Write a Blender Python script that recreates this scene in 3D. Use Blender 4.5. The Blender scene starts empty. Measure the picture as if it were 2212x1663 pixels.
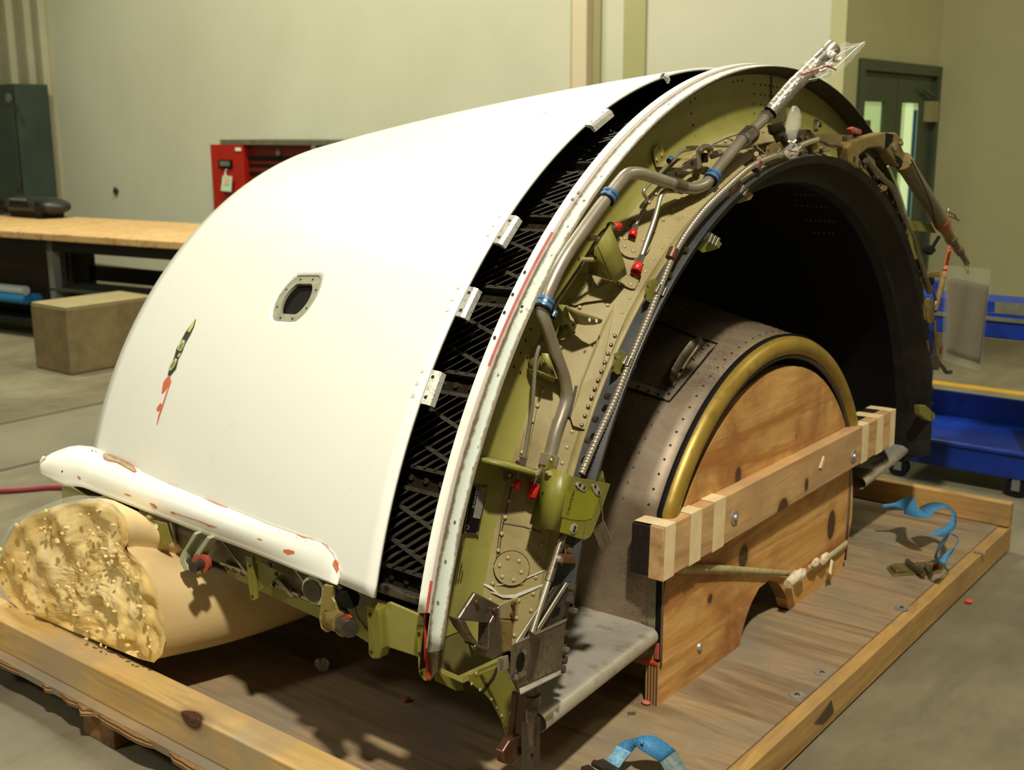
import bpy, bmesh, math, random
from mathutils import Vector as V, Matrix as M
random.seed(7)
S=bpy.context.scene; COL=S.collection; PI=math.pi
# ---------------------------------------------------------------- camera, exposure
F=2484.57; PX,PY=1106.0,831.5; CAM=V((0,0,1.393))
pit,rol,yaw=.2201188,-.00460947,.89915668
def _axes():
    cp,sp=math.cos(pit),math.sin(pit); h=V((0,-sp,cp)); z=V((0,-cp,-sp)); r=V((1,0,0))
    c,s=math.cos(rol),math.sin(rol); R=M(((c,-s,0),(s,c,0),(0,0,1))); h,z,r=R@h,R@z,R@r
    X=-(math.cos(yaw)*h-math.sin(yaw)*r); Y=math.sin(yaw)*h+math.cos(yaw)*r
    return M((X,Y,z))          # rows: world axes seen in the camera frame (right, down, forward)
RW=_axes()
cam=bpy.data.objects.new('camera',bpy.data.cameras.new('camera')); COL.objects.link(cam); S.camera=cam
cr=RW@V((1,0,0)); cd=RW@V((0,1,0)); cf=RW@V((0,0,1))
cam.matrix_world=M(((cr.x,-cd.x,-cf.x,CAM.x),(cr.y,-cd.y,-cf.y,CAM.y),(cr.z,-cd.z,-cf.z,CAM.z),(0,0,0,1)))
cam.data.sensor_width=36; cam.data.lens=F/2212*36; cam.data.clip_end=60; cam.data.clip_start=.05
cam.data.dof.use_dof=True; cam.data.dof.focus_distance=2.35; cam.data.dof.aperture_fstop=5.6
S.view_settings.view_transform='Standard'; S.view_settings.look='None'; S.view_settings.gamma=1
S.view_settings.use_curve_mapping=False; S.view_settings.exposure=-0.2
w=bpy.data.worlds.new('world'); S.world=w; w.use_nodes=True
w.node_tree.nodes['Background'].inputs[0].default_value=(.8,.78,.6,1); w.node_tree.nodes['Background'].inputs[1].default_value=.02
def lamp(x,y,z,size,power,col=(1,.93,.72),spread=PI):
    l=bpy.data.lights.new('ceiling_or_fill_lamp','AREA'); l.shape='DISK'; l.size=size; l.energy=power; l.color=col; l.spread=spread
    o=bpy.data.objects.new('ceiling_or_fill_lamp',l); o.location=(x,y,z); COL.objects.link(o); return o
ZL=6.0
lamp(1.0,-.35,ZL,.32,740,(1,.96,.84))          # high-bay lamp above the front of the reverser
lamp(-4.6,-3.6,5.4,1.0,190,(1,.97,.86))         # unseen fill lamps added from here on to brighten cowl and walls
lamp(2.5,-2.2,ZL,.9,20,(1,.93,.74))
lamp(-8.0,3.2,ZL,.9,340,(.96,1,.76))
lamp(-4.6,4.7,ZL,.9,300,(1,.96,.78))
lamp(1.4,7.2,ZL,.9,100,(1,.95,.66))
# ---------------------------------------------------------------- geometry helpers
def ray(px,py): return RW@V(((px-PX)/F,(py-PY)/F,1))
def un(px,py,ax,val):
    d=ray(px,py); return CAM+d*((val-CAM[ax])/d[ax])
YC,ZC=2.8275,.195
def cyl(x,r,th,zc=ZC):
    t=math.radians(th); return V((x,YC-r*math.cos(t),zc+r*math.sin(t)))
def rs(x):            # outer radius of the white sleeve
    u=(-1.545-x)/1.325; return 1.364-.203*(u*.68+u*u*.32)
def hit(px,py,rf,zc=ZC,t0=1.0,t1=6.0):
    d=ray(px,py).normalized(); g=lambda t:(lambda P:math.hypot(P.y-YC,P.z-zc)-rf(P.x))(CAM+d*t)
    t=t0; a=g(t)
    while t<t1:
        b=g(t+.02)
        if a>0>=b:
            lo,hi=t,t+.02
            for _ in range(18):
                m=(lo+hi)/2
                if g(m)>0: lo=m
                else: hi=m
            return CAM+d*lo
        t+=.02; a=b
    return None
def rad(P,zc=ZC): return V((0,P.y-YC,P.z-zc)).normalized()
class MB:
    def __init__(s): s.v=[];s.f=[]
    def add(s,vs,fs):
        n=len(s.v); s.v+=[V(a) for a in vs]; s.f+=[tuple(i+n for i in f) for f in fs]; return s
    def box(s,a,b,rot=None,piv=None):
        vs=[V((x,y,z)) for x in (a[0],b[0]) for y in (a[1],b[1]) for z in (a[2],b[2])]
        if rot is not None:
            p=V(piv) if piv else (V(a)+V(b))/2; vs=[p+rot@(q-p) for q in vs]
        return s.add(vs,[(0,1,3,2),(4,6,7,5),(0,4,5,1),(2,3,7,6),(0,2,6,4),(1,5,7,3)])
    def prism(s,pts,off):
        off=V(off); n=len(pts); vs=[V(p) for p in pts]+[V(p)+off for p in pts]
        return s.add(vs,[tuple(range(n)),tuple(range(2*n-1,n-1,-1))]+[(i,n+i,n+(i+1)%n,(i+1)%n) for i in range(n)])
    def tube(s,path,r,n=10,cap=True):
        P=[V(p) for p in path]; R=r if isinstance(r,(list,tuple)) else [r]*len(P)
        t=(P[1]-P[0]).normalized(); u=t.cross(V((0,0,1)) if abs(t.z)<.9 else V((1,0,0))).normalized()
        vs=[]
        for i,p in enumerate(P):
            tt=(P[min(i+1,len(P)-1)]-P[max(i-1,0)]).normalized()
            u=(u-tt*u.dot(tt)).normalized(); w_=tt.cross(u)
            for k in range(n):
                a=2*PI*k/n; vs.append(p+(u*math.cos(a)+w_*math.sin(a))*R[i])
        fs=[(i*n+k,i*n+(k+1)%n,(i+1)*n+(k+1)%n,(i+1)*n+k) for i in range(len(P)-1) for k in range(n)]
        if cap: fs+=[tuple(range(n))[::-1],tuple(range((len(P)-1)*n,len(P)*n))]
        return s.add(vs,fs)
    def rev(s,prof,t0,t1,n=64,closed=False):     # prof: (x,r[,zc[,start,end]])
        m=len(prof); vs=[]
        for i in range(n+1):
            for q in prof:
                zc=q[2] if len(q)>2 else ZC; a=q[3] if len(q)>3 else t0; b=q[4] if len(q)>4 else t1
                vs.append(cyl(q[0],q[1],a+(b-a)*i/n,zc))
        k=m if closed else m-1
        fs=[(i*m+j,i*m+(j+1)%m,(i+1)*m+(j+1)%m,(i+1)*m+j) for i in range(n) for j in range(k)]
        if closed: fs+=[tuple(range(m))[::-1],tuple(range(n*m,n*m+m))]
        return s.add(vs,fs)
    def grid(s,rows):
        m=len(rows[0]); vs=[p for r in rows for p in r]
        return s.add(vs,[(i*m+j,i*m+j+1,(i+1)*m+j+1,(i+1)*m+j) for i in range(len(rows)-1) for j in range(m-1)])
    def disc(s,c,nrm,r,h,n=20,rr=None):          # short cylinder standing on c along nrm
        nrm=V(nrm).normalized(); return s.tube([V(c),V(c)+nrm*h],[r,rr if rr else r],n)
    def hexn(s,a,b,r): return s.tube([a,b],r,6)
def onames(base): return base
OFF={}
def link(name,me,mat=None,parent=None):
    o=bpy.data.objects.new(name,me); COL.objects.link(o)
    if mat is not None and len(me.materials)==0: me.materials.append(mat)
    if parent is not None:
        o.parent=parent; o.matrix_parent_inverse=OFF[parent.name].inverted()
    OFF[o.name]=M.Identity(4)
    return o
def build(mb,name,mat,parent=None,smooth=False,bevel=0,solid=0,ang=35,soff=-1):
    me=bpy.data.meshes.new(name); me.from_pydata([tuple(v) for v in mb.v],[],mb.f); me.validate()
    bm=bmesh.new(); bm.from_mesh(me); bmesh.ops.recalc_face_normals(bm,faces=bm.faces) if smooth!='raw' else None
    if smooth: 
        for f in bm.faces: f.smooth=True
        for e in bm.edges:
            if len(e.link_faces)==2 and e.calc_face_angle(0)>math.radians(ang): e.smooth=False
    bm.to_mesh(me); bm.free()
    o=link(name,me,mat,parent)
    if solid:
        m=o.modifiers.new('s','SOLIDIFY'); m.thickness=solid; m.offset=soff
    if bevel:
        m=o.modifiers.new('b','BEVEL'); m.width=bevel; m.segments=2; m.limit_method='ANGLE'; m.angle_limit=math.radians(40)
    return o
def thing(name,label,cat,loc,group=None):
    o=bpy.data.objects.new(name,None); COL.objects.link(o); o.location=loc; o['label']=label; o['category']=cat
    o.empty_display_size=.1
    if group: o['group']=group
    OFF[o.name]=M.Translation(V(loc)); return o
def tag(o,label,cat,group=None):
    o['label']=label; o['category']=cat
    if group: o['group']=group
    return o
def struct(o): o['kind']='structure'; return o
def spline(P,step=.012):
    P=[V(p) for p in P]; Q=[P[0]*2-P[1]]+P+[P[-1]*2-P[-2]]; out=[]
    for i in range(1,len(Q)-2):
        a,b,c,d=Q[i-1:i+3]; n=max(2,int((c-b).length/step))
        for k in range(n):
            t=k/n; out.append(.5*((2*b)+(c-a)*t+(2*a-5*b+4*c-d)*t*t+(3*b-a-3*c+d)*t**3))
    return out+[P[-1]]
def bend(P,r=.03,n=6):       # polyline with rounded corners
    P=[V(p) for p in P]; out=[P[0]]
    for i in range(1,len(P)-1):
        a,b,c=P[i-1:i+2]; d1=(a-b); d2=(c-b); k=min(r,d1.length*.45,d2.length*.45)
        s=b+d1.normalized()*k; e=b+d2.normalized()*k
        out+=[(s*(1-t)**2+b*2*t*(1-t)+e*t*t) for t in [j/n for j in range(n+1)]]
    return out+[P[-1]]
def pts(L,ax,val): return [un(a,b,ax,val) for a,b in L]
def aim(n):      # rotation taking +z to n
    return V((0,0,1)).rotation_difference(V(n).normalized()).to_matrix().to_4x4()
# ---------------------------------------------------------------- materials
def lin(c): return tuple(((v/255)/12.92 if v/255<=.04045 else ((v/255+.055)/1.055)**2.4) for v in c)+(1,)
MATS={}
class N:
    def __init__(s,name):
        s.m=bpy.data.materials.new(name); s.m.use_nodes=True; s.t=s.m.node_tree; s.n=s.t.nodes; s.b=s.n['Principled BSDF']
        s.tc=s.n.new('ShaderNodeTexCoord'); s.co=s.tc.outputs['Object']; MATS[name]=s.m
    def L(s,a,b): s.t.links.new(a,b)
    def map(s,scale=(1,1,1),rot=(0,0,0),loc=(0,0,0),src=None):
        q=s.n.new('ShaderNodeMapping'); q.inputs['Scale'].default_value=scale; q.inputs['Rotation'].default_value=rot; q.inputs['Location'].default_value=loc
        s.L(src or s.co,q.inputs[0]); return q.outputs[0]
    def noise(s,sc=5,det=4,rough=.55,dist=0,src=None):
        q=s.n.new('ShaderNodeTexNoise'); q.inputs['Scale'].default_value=sc; q.inputs['Detail'].default_value=det; q.inputs['Roughness'].default_value=rough; q.inputs['Distortion'].default_value=dist
        s.L(src or s.co,q.inputs['Vector']); return q.outputs['Fac']
    def ramp(s,src,stops,interp='LINEAR'):
        q=s.n.new('ShaderNodeValToRGB'); q.color_ramp.interpolation=interp; e=q.color_ramp.elements
        for i,(p,c) in enumerate(stops):
            el=e[i] if i<2 else e.new(p)
            el.position=p; el.color=c if len(c)==4 else lin(c)
        s.L(src,q.inputs[0]); return q.outputs[0]
    def mix(s,fac,a,b,mode='MIX'):
        q=s.n.new('ShaderNodeMix'); q.data_type='RGBA'; q.blend_type=mode
        if isinstance(fac,(int,float)): q.inputs[0].default_value=fac
        else: s.L(fac,q.inputs[0])
        for i,v in ((6,a),(7,b)):
            if isinstance(v,tuple): q.inputs[i].default_value=v if len(v)==4 else lin(v)
            else: s.L(v,q.inputs[i])
        return q.outputs[2]
    def math(s,op,a,b=0.0,clamp=False):
        q=s.n.new('ShaderNodeMath'); q.operation=op; q.use_clamp=clamp
        for i,v in ((0,a),(1,b)):
            if isinstance(v,(int,float)): q.inputs[i].default_value=v
            else: s.L(v,q.inputs[i])
        return q.outputs[0]
    def dist(s,p,scale=(1,1,1)):
        a=s.n.new('ShaderNodeVectorMath'); a.operation='SUBTRACT'; s.L(s.co,a.inputs[0]); a.inputs[1].default_value=p
        b=s.n.new('ShaderNodeVectorMath'); b.operation='MULTIPLY'; s.L(a.outputs[0],b.inputs[0]); b.inputs[1].default_value=scale
        c=s.n.new('ShaderNodeVectorMath'); c.operation='LENGTH'; s.L(b.outputs[0],c.inputs[0]); return c.outputs['Value']
    def bump(s,h,st=.3,d=.002):
        q=s.n.new('ShaderNodeBump'); q.inputs['Strength'].default_value=st; q.inputs['Distance'].default_value=d; s.L(h,q.inputs['Height']); s.L(q.outputs[0],s.b.inputs['Normal'])
    def out(s,col,rough=.5,metal=0.0,spec=.5):
        if isinstance(col,tuple): s.b.inputs['Base Color'].default_value=col if len(col)==4 else lin(col)
        else: s.L(col,s.b.inputs['Base Color'])
        if isinstance(rough,(int,float)): s.b.inputs['Roughness'].default_value=rough
        else: s.L(rough,s.b.inputs['Roughness'])
        s.b.inputs['Metallic'].default_value=metal; s.b.inputs['Specular IOR Level'].default_value=spec; return s.m
def mottle(name,c1,c2,sc=4,rough=.5,metal=0,lo=.35,hi=.65,spec=.5,bump=0,bsc=200,det=5,scale=(1,1,1),c3=None):
    k=N(name); v=k.map(scale); f=k.noise(sc,det,.6,.3,v); col=k.ramp(f,[(lo,c1),(hi,c2)])
    if c3:
        g=k.noise(sc*6,3,.6,0,v); h=k.ramp(g,[(.55,(0,0,0,1)),(.72,(1,1,1,1))]); col=k.mix(h,col,c3)
    if bump: k.bump(k.noise(bsc,2,.5),bump,.001)
    return k.out(col,rough,metal,spec)
def flat(name,c,rough=.5,metal=0,spec=.5): return N(name).out(c,rough,metal,spec)
def wood(name,c1,c2,c3,axis,ringsc=9,knots=(),grain=60,rough=.62,stain=None,bump=.25,kc=(92,58,30),swirl=1.2):
    k=N(name); sc=[1,1,1]; sc[axis]=.09
    n=k.noise(ringsc*.35,2,.5,0,k.map(tuple(1 if i!=axis else .25 for i in range(3))))
    v=k.map(tuple(sc)); 
    w_=k.noise(ringsc,4,.6,swirl,v); f=k.ramp(w_,[(.34,c1),(.5,c2),(.64,c3)])
    fine=k.noise(grain,3,.7,0,v); fr=k.ramp(fine,[(.3,(.62,.58,.52,1)),(.6,(1,1,1,1))]); col=k.mix(.5,f,fr,'MULTIPLY')
    if stain:
        st=k.noise(3.2,5,.62,.4); sr=k.ramp(st,[(.44,(0,0,0,1)),(.66,(1,1,1,1))]); col=k.mix(sr,col,stain)
    for (p,r,el) in knots:
        d=k.dist(p,el); g=k.ramp(d,[(0,(0,0,0,1)),(r*.92,(0,0,0,1)),(min(.99,r*1.04),(.75,.75,.75,1)),(min(1,r*1.8),(1,1,1,1))])
        rings=k.math('SINE',k.math('MULTIPLY',d,6.283*4/r)); col=k.mix(g,k.mix(k.math('MULTIPLY_ADD',rings,.3),lin(kc),lin(tuple(int(v_*.55) for v_ in kc))),col)
    k.bump(fine,bump,.0015)
    return k.out(col,rough)
# ---------------------------------------------------------------- material library
m_wall=mottle('wall_paint',(192,190,164),(204,202,178),.5,.85,bump=.08,bsc=90)
m_wallr=mottle('olive_wall_paint',(176,172,126),(186,182,136),.6,.85)
m_siding=mottle('siding_paint',(160,153,122),(172,165,134),1.5,.6)
m_band=mottle('olive_shadow_paint',(158,154,104),(166,162,114),1,.8)
m_conc=N('concrete_floor')
def _conc():
    k=m_conc; a=k.noise(1.3,8,.65,.3); col=k.ramp(a,[(.3,(98,90,70)),(.55,(128,119,95)),(.75,(146,137,110))])
    s=k.noise(7,6,.7,.2,k.map((1,.3,1))); col=k.mix(k.ramp(s,[(.35,(.55,.55,.55,1)),(.7,(0,0,0,1))]),col,(92,84,64))
    sp=k.noise(260,2,.5); col=k.mix(k.ramp(sp,[(.72,(0,0,0,1)),(.76,(1,1,1,1))]),col,(190,184,160))
    k.bump(k.noise(120,3,.6),.12,.001); r=k.ramp(a,[(.3,(.42,)*3+(1,)),(.7,(.6,)*3+(1,))])
    return k.out(col,r,0,.4)
m_conc=_conc()
m_joint=flat('floor_joint_dark',(74,66,50),.8); m_yline=mottle('yellow_line_paint',(206,160,40),(190,146,34),6,.6)
m_white=N('white_cowl_paint')
def _white():
    k=m_white; a=k.noise(2.2,4,.6,.2); col=k.ramp(a,[(.3,(236,235,220)),(.7,(240,239,226))])
    d=k.noise(9,5,.7,.5,k.map((1,1,.4))); col=k.mix(k.ramp(d,[(.62,(0,0,0,1)),(.85,(.35,.35,.35,1))]),col,(196,190,168))
    sp=k.noise(70,2,.5); col=k.mix(k.ramp(sp,[(.76,(0,0,0,1)),(.80,(.5,.5,.5,1))]),col,(180,172,150))
    k.b.inputs['Coat Weight'].default_value=.25; k.b.inputs['Coat Roughness'].default_value=.25
    return k.out(col,.42,0,.5)
m_white=_white()
m_flangewhite=mottle('flange_white_paint',(234,233,220),(226,224,208),6,.45)
def _mint():
    k=N('pale_mint_primer'); a=k.noise(9,5,.65,.6); b=k.noise(70,4,.75)
    sx=k.n.new('ShaderNodeSeparateXYZ'); k.L(k.co,sx.inputs[0])
    e=k.math('ABSOLUTE',k.math('ADD',sx.outputs[0],1.378))            # distance from the band's middle line
    m=k.math('ADD',k.math('MULTIPLY',e,46.0),k.math('ADD',k.math('MULTIPLY',a,.55),k.math('MULTIPLY',b,.5)))
    col=k.ramp(m,[(.0,(204,212,198)),(.86,(202,206,190)),(.98,(176,172,150))]); g=k.ramp(k.math('SUBTRACT',m,.38),[(.52,(0,0,0,1)),(.72,(1,1,1,1))])
    return k.out(k.mix(g,col,(112,102,84)),.5)
m_mint=_mint()
m_dirty=mottle('grimy_primer',(70,62,48),(150,142,118),60,.7,lo=.3,hi=.7)
m_red=mottle('red_primer_line',(150,60,44),(176,78,56),30,.6)
m_redhot=mottle('bright_red_sealant',(196,62,26),(170,48,22),30,.5)
m_mauve=flat('mauve_sealant',(176,160,146),.6)
def _green():
    k=N('green_zinc_primer'); a=k.noise(3.5,6,.62,.4); col=k.ramp(a,[(.32,(122,116,50)),(.55,(140,133,64)),(.75,(152,143,84))])
    b=k.noise(26,5,.7); col=k.mix(k.ramp(b,[(.6,(0,0,0,1)),(.78,(.55,.55,.55,1))]),col,(104,94,50))
    k.bump(k.noise(300,2,.5),.06,.001); return k.out(col,.46,0,.45)
m_green=_green()
def _tan():
    k=N('dusty_tan_primer'); a=k.noise(4.5,6,.65,.4); col=k.ramp(a,[(.3,(118,102,62)),(.5,(146,130,84)),(.72,(158,144,96))])
    b=k.noise(15,5,.7,.8); col=k.mix(k.ramp(b,[(.58,(0,0,0,1)),(.75,(.6,.6,.6,1))]),col,(104,88,58))
    k.bump(k.noise(200,3,.6),.1,.001); return k.out(col,.55,0,.4)
m_tan=_tan()
m_rivet=mottle('rivet_tan',(156,138,92),(170,152,106),60,.4)
m_fleck=flat('dark_rivet',(42,36,22),.4,.3)
m_steel=mottle('brushed_steel_pipe',(146,136,116),(168,158,138),9,.36,.6,bump=.05,bsc=300)
m_steel2=mottle('bright_steel',(178,172,158),(150,142,128),20,.3,.9)
m_dull=mottle('dull_steel',(112,100,84),(138,126,108),12,.36,.8,c3=(84,72,58))
m_dsteel=mottle('dark_steel',(66,58,48),(92,84,72),14,.4,.7)
m_slate=mottle('slate_grey_seal',(50,51,52),(68,68,66),12,.5,.15,c3=(58,56,50))
m_black=flat('matte_black',(16,13,9),.7,0,.15)  # black for seals; also paints the dark inside gaps and recesses
m_black2=mottle('dark_duct_liner',(9,8,6),(17,14,10),5,.7,spec=.12)  # near-black liner, darkened further for the shade inside the duct
m_skin=mottle('dark_flange_skin',(30,26,14),(44,38,20),12,.6)
m_vane=mottle('cascade_grey',(62,57,48),(84,77,64),20,.5,.3)
m_core=N('core_cowl_titanium')
def _core():
    k=m_core; a=k.noise(3.2,7,.68,.7); col=k.ramp(a,[(.3,(92,76,58)),(.5,(124,106,84)),(.7,(146,130,106))])
    vo=k.n.new('ShaderNodeTexVoronoi'); vo.inputs['Scale'].default_value=170; k.L(k.co,vo.inputs['Vector'])
    dots=k.ramp(vo.outputs['Distance'],[(.25,(1,1,1,1)),(.42,(0,0,0,1))]); area=k.ramp(k.noise(2.0,2,.5,0,k.map(loc=(3,1,0))),[(.42,(0,0,0,1)),(.52,(.6,.6,.6,1))])
    col=k.mix(k.mix(1.0,dots,area,'MULTIPLY'),col,(52,42,32))
    k.bump(k.noise(90,4,.6),.15,.001); return k.out(col,.5,.35,.5)
m_core=_core()
m_ramp=mottle('ramp_titanium',(172,162,146),(196,188,172),3.5,.38,.5,bump=.06,bsc=120,c3=(160,150,132))
m_brass=mottle('brass_edge_ring',(150,120,40),(168,138,60),5,.42,.4,c3=(120,108,56))
m_cast=mottle('gold_tan_casting',(112,92,46),(136,114,64),9,.5,.1,c3=(76,60,34))
m_lime=mottle('lime_green_primer',(134,132,18),(122,120,22),10,.42)
m_olive=mottle('olive_bracket_primer',(104,100,34),(122,116,44),7,.42)
m_blueclamp=flat('blue_clamp_liner',(46,104,158),.45); m_rubber=flat('black_rubber',(18,16,14),.75,0,.2)
m_redcap=flat('red_plastic_cap',(200,34,24),.35,0,.5)
m_copper=mottle('copper_heat_band',(92,58,38),(108,70,46),20,.4,.4)
m_braid=mottle('braided_steel',(150,142,126),(176,168,150),60,.42,.75)
m_coil=flat('conduit_steel',(184,172,152),.34,.8)
m_woodbar=wood('beam_pine',(190,146,92),(208,168,112),(168,126,80),1,10,[((-1.29,2.83,.36),.035,(1,1,1)),((-1.29,2.98,.395),.014,(1,1,.6)),((-1.29,2.55,.365),.006,(1,1,1)),((-1.29,2.62,.31),.006,(1,1,1)),((-1.29,2.48,.33),.007,(1,1,1))],stain=(172,136,94))
m_ply=wood('orange_plywood',(196,142,70),(212,164,96),(176,118,52),1,7,[((-1.33,2.63,.50),.018,(1,1,.7)),((-1.33,2.5,.2),.014,(1,1,1)),((-1.33,2.83,.48),.005,(1,1,1)),((-1.33,2.98,.53),.006,(1,1,1)),((-1.33,3.27,.185),.03,(1,1,.6)),((-1.33,2.68,.26),.028,(1,1,.8)),((-1.33,2.40,.44),.022,(1,1,.6))],stain=(150,96,46),swirl=2.0)
m_plyedge=N('plywood_edge')
def _plye(k,axis):
    w_=k.n.new('ShaderNodeTexWave'); w_.wave_type='BANDS'; w_.bands_direction=axis; w_.inputs['Scale'].default_value=38; w_.inputs['Distortion'].default_value=.6; k.L(k.co,w_.inputs[0])
    col=k.ramp(w_.outputs['Fac'],[(.3,(74,50,26)),(.6,(160,120,70))]); return k.out(col,.7)
m_plyedge=_plye(m_plyedge,'X'); m_plyedgez=_plye(N('plywood_edge_flat'),'Z')
m_deck=wood('grey_brown_deck_plywood',(136,112,80),(156,132,98),(118,96,68),0,5,[((-1.0,2.2,0),.03,(1.2,1,1)),((-.75,2.05,0),.016,(1,1,1)),((-1.45,1.73,0),.05,(.7,1.2,1)),((-1.25,1.58,0),.03,(.6,1.2,1))],stain=(126,114,94),grain=40,bump=.35,swirl=2.5)
m_beam=wood('skid_pine',(186,148,80),(204,168,104),(160,122,58),0,8,[((-2.06,1.40,.09),.036,(.8,1,1)),((-1.49,1.40,.09),.036,(.6,1,1)),((-1.36,1.415,.09),.018,(.4,1,1)),((-1.99,1.36,.03),.016,(1,1,1)),((-1.72,1.36,.025),.016,(1,1,1)),((-1.60,1.36,.02),.012,(1,1,1)),((-2.4,1.36,.05),.008,(1,1,1)),((-2.36,1.36,.02),.010,(1,1,1)),((-1.66,1.36,.06),.007,(1,1,1))],stain=(168,146,110),grain=50)
m_beamy=wood('curb_pine',(168,128,66),(184,146,84),(140,102,50),1,8,[((-1.02,2.0,-.02),.012,(1,1,1))],stain=(150,120,76))
m_curb=wood('curb_board_pine',(168,126,66),(188,148,84),(140,102,52),0,8,[],stain=(146,116,74))
m_block=wood('block_wood',(116,84,46),(138,102,60),(92,66,36),1,9,[])
m_foam=N('cream_foam')
def _foam():
    k=m_foam; a=k.noise(5,6,.65,.6); col=k.ramp(a,[(.28,(214,172,94)),(.5,(230,198,126)),(.72,(244,220,160))]); k.bump(k.noise(60,5,.7,.4),.35,.004); k.b.inputs['Subsurface Weight'].default_value=.0
    return k.out(col,.85,0,.2)
m_foam=_foam()
m_foamskin=N('foam_skin')
def _fs():
    k=m_foamskin; a=k.noise(2.5,4,.6,.3,k.map((1,.5,1))); col=k.ramp(a,[(.35,(196,166,112)),(.65,(216,190,140))]); k.bump(k.noise(30,4,.6,.2,k.map((1,.15,1))),.35,.003); return k.out(col,.6,0,.35)
m_foamskin=_fs()
m_bfoam=mottle('black_pad_foam',(20,18,15),(34,30,26),160,.9,bump=.9,bsc=240,spec=.2,c3=(96,56,26))
m_tape=mottle('masking_tape',(214,188,138),(226,204,158),20,.7,bump=.15,bsc=120)
def _film(name,c,a):
    k=N(name); k.b.inputs['Alpha'].default_value=a; k.bump(k.noise(40,4,.6,.5),.5,.004); return k.out(c,.12,0,.8)
m_film=_film('clear_film',(236,236,222),.20); m_film2=_film('clear_film_thin',(226,228,206),.12); m_zip=flat('red_zip_line',(170,40,36),.5)
m_blue=mottle('blue_enamel',(6,40,124),(8,50,146),3,.4,c3=(5,32,100)); m_worn=mottle('worn_grey_metal',(96,96,80),(120,118,98),14,.5,.3)
m_strap=N('blue_webbing')
def _strap():
    k=m_strap; w_=k.n.new('ShaderNodeTexNoise'); w_.inputs['Scale'].default_value=520; k.L(k.co,w_.inputs['Vector']); col=k.ramp(w_.outputs['Fac'],[(.35,(34,92,134)),(.62,(66,136,180))]); k.bump(w_.outputs['Fac'],.3,.001); return k.out(col,.6)
m_strap=_strap(); m_strapd=mottle('soiled_webbing',(84,104,104),(120,132,122),120,.8)
m_chest=mottle('red_enamel',(158,26,14),(170,32,18),2,.4); m_chestd=mottle('shaded_red_enamel',(104,22,12),(112,26,16),2,.45)  # darker red carries the shade of the recessed chest body
m_lock=mottle('dark_green_locker',(44,56,46),(52,64,52),3,.5); m_door=mottle('green_grey_door',(62,72,52),(70,80,58),2,.45)
m_box=mottle('stained_box_wood',(104,88,58),(132,112,74),5,.75,c3=(98,112,52),bump=.2,bsc=40)
m_table=mottle('bench_plywood',(190,150,96),(208,170,116),3,.6,c3=(150,112,72)); m_blk=flat('black_enamel',(14,13,11),.5,0,.3)
m_radio=mottle('radio_plastic',(30,30,30),(40,40,38),10,.45); m_grey=flat('grey_enamel',(112,114,106),.45,.2)
m_paper=mottle('grey_paper',(108,96,76),(122,110,90),4,.8); m_wtag=flat('white_tag',(226,232,214),.6); m_orange=flat('orange_stripe',(226,88,30),.5)
m_hose=flat('red_air_hose',(136,44,44),.6)
def _glow(name,c,s):
    k=N(name); k.b.inputs['Emission Color'].default_value=lin(c); k.b.inputs['Emission Strength'].default_value=s; return k.out(c,.3)
m_lit=_glow('lit_office_glass',(178,204,140),.55); m_lit2=_glow('lit_office_wall',(206,228,170),.75); m_bluef=flat('blue_frame',(40,90,140),.5)
# ---------------------------------------------------------------- the room
FZ=-.1; WY=6.85; DX=-2.886; RY=8.53; HC=6.5
def slab(a,b,mat,name,parent=None,**k): return build(MB().box(a,b),name,mat,parent,**k)
floor=struct(slab((-16,-5,FZ-.2),(6,10,FZ),m_conc,'floor'))
for (a,b) in (((-5.705,-5,FZ),(-5.675,6.85,FZ+.0015)),((-4.90,-5,FZ),(-4.87,6.85,FZ+.0015))): slab(a,b,m_joint,'floor_joint',floor)
slab((-5.67,-5,FZ),(-4.90,6.85,FZ+.0008),mottle('aisle_concrete',(104,98,80),(120,113,92),1.6,.55),'aisle_strip',floor)
slab((-2.8,6.76,FZ),(3,6.85,FZ+.002),m_yline,'painted_line',floor)
struct(slab((-16,-5,HC),(6,10,HC+.2),flat('ceiling_paint',(84,82,72),.9),'ceiling'))
wb=struct(slab((-16,WY,FZ),(DX-.1,WY+.2,HC),m_wall,'wall_back'))
struct(slab((-16.2,-5,FZ),(-16,10,HC),m_wall,'wall_left')); struct(slab((6,-5,FZ),(6.2,10,HC),flat('grey_hangar_wall',(110,106,88),.85),'wall_right'))
struct(slab((-16,-5.2,FZ),(6,-5,HC),mottle('dark_hangar_wall',(104,100,84),(112,108,90),.5,.85),'wall_front')); struct(slab((DX-.1,RY,FZ),(6,RY+.2,HC),m_wallr,'wall_far'))  # front wall is out of view, coloured dark to cut bounced light
wd=MB().box((DX-.1,WY,FZ),(DX,7.066,HC)); wd.box((DX-.1,8.521,FZ),(DX,RY,HC)); wd.box((DX-.1,7.066,1.80),(DX,8.521,HC))
struct(build(wd,'wall_door_side',m_wallr))
struct(slab((-11.65,WY-.012,FZ),(DX-.1,WY,FZ+.1),mottle('baseboard_rubber',(118,112,84),(128,120,92),2,.6),'baseboard_back'))
# corrugated siding at the far left, with vertical ribs
sd=struct(slab((-14.5,WY-.03,FZ),(-11.62,WY,HC),m_siding,'trim_1'))
for x in (-14.2,-13.7,-13.25,-12.78,-12.35,-11.98,-11.7):
    wv=.07; build(MB().prism([V((x-wv,WY-.03,FZ)),V((x+wv,WY-.03,FZ)),V((x+wv*.5,WY-.09,FZ)),V((x-wv*.5,WY-.09,FZ))],(0,0,HC-FZ)),'siding_rib',m_siding,sd)
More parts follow.
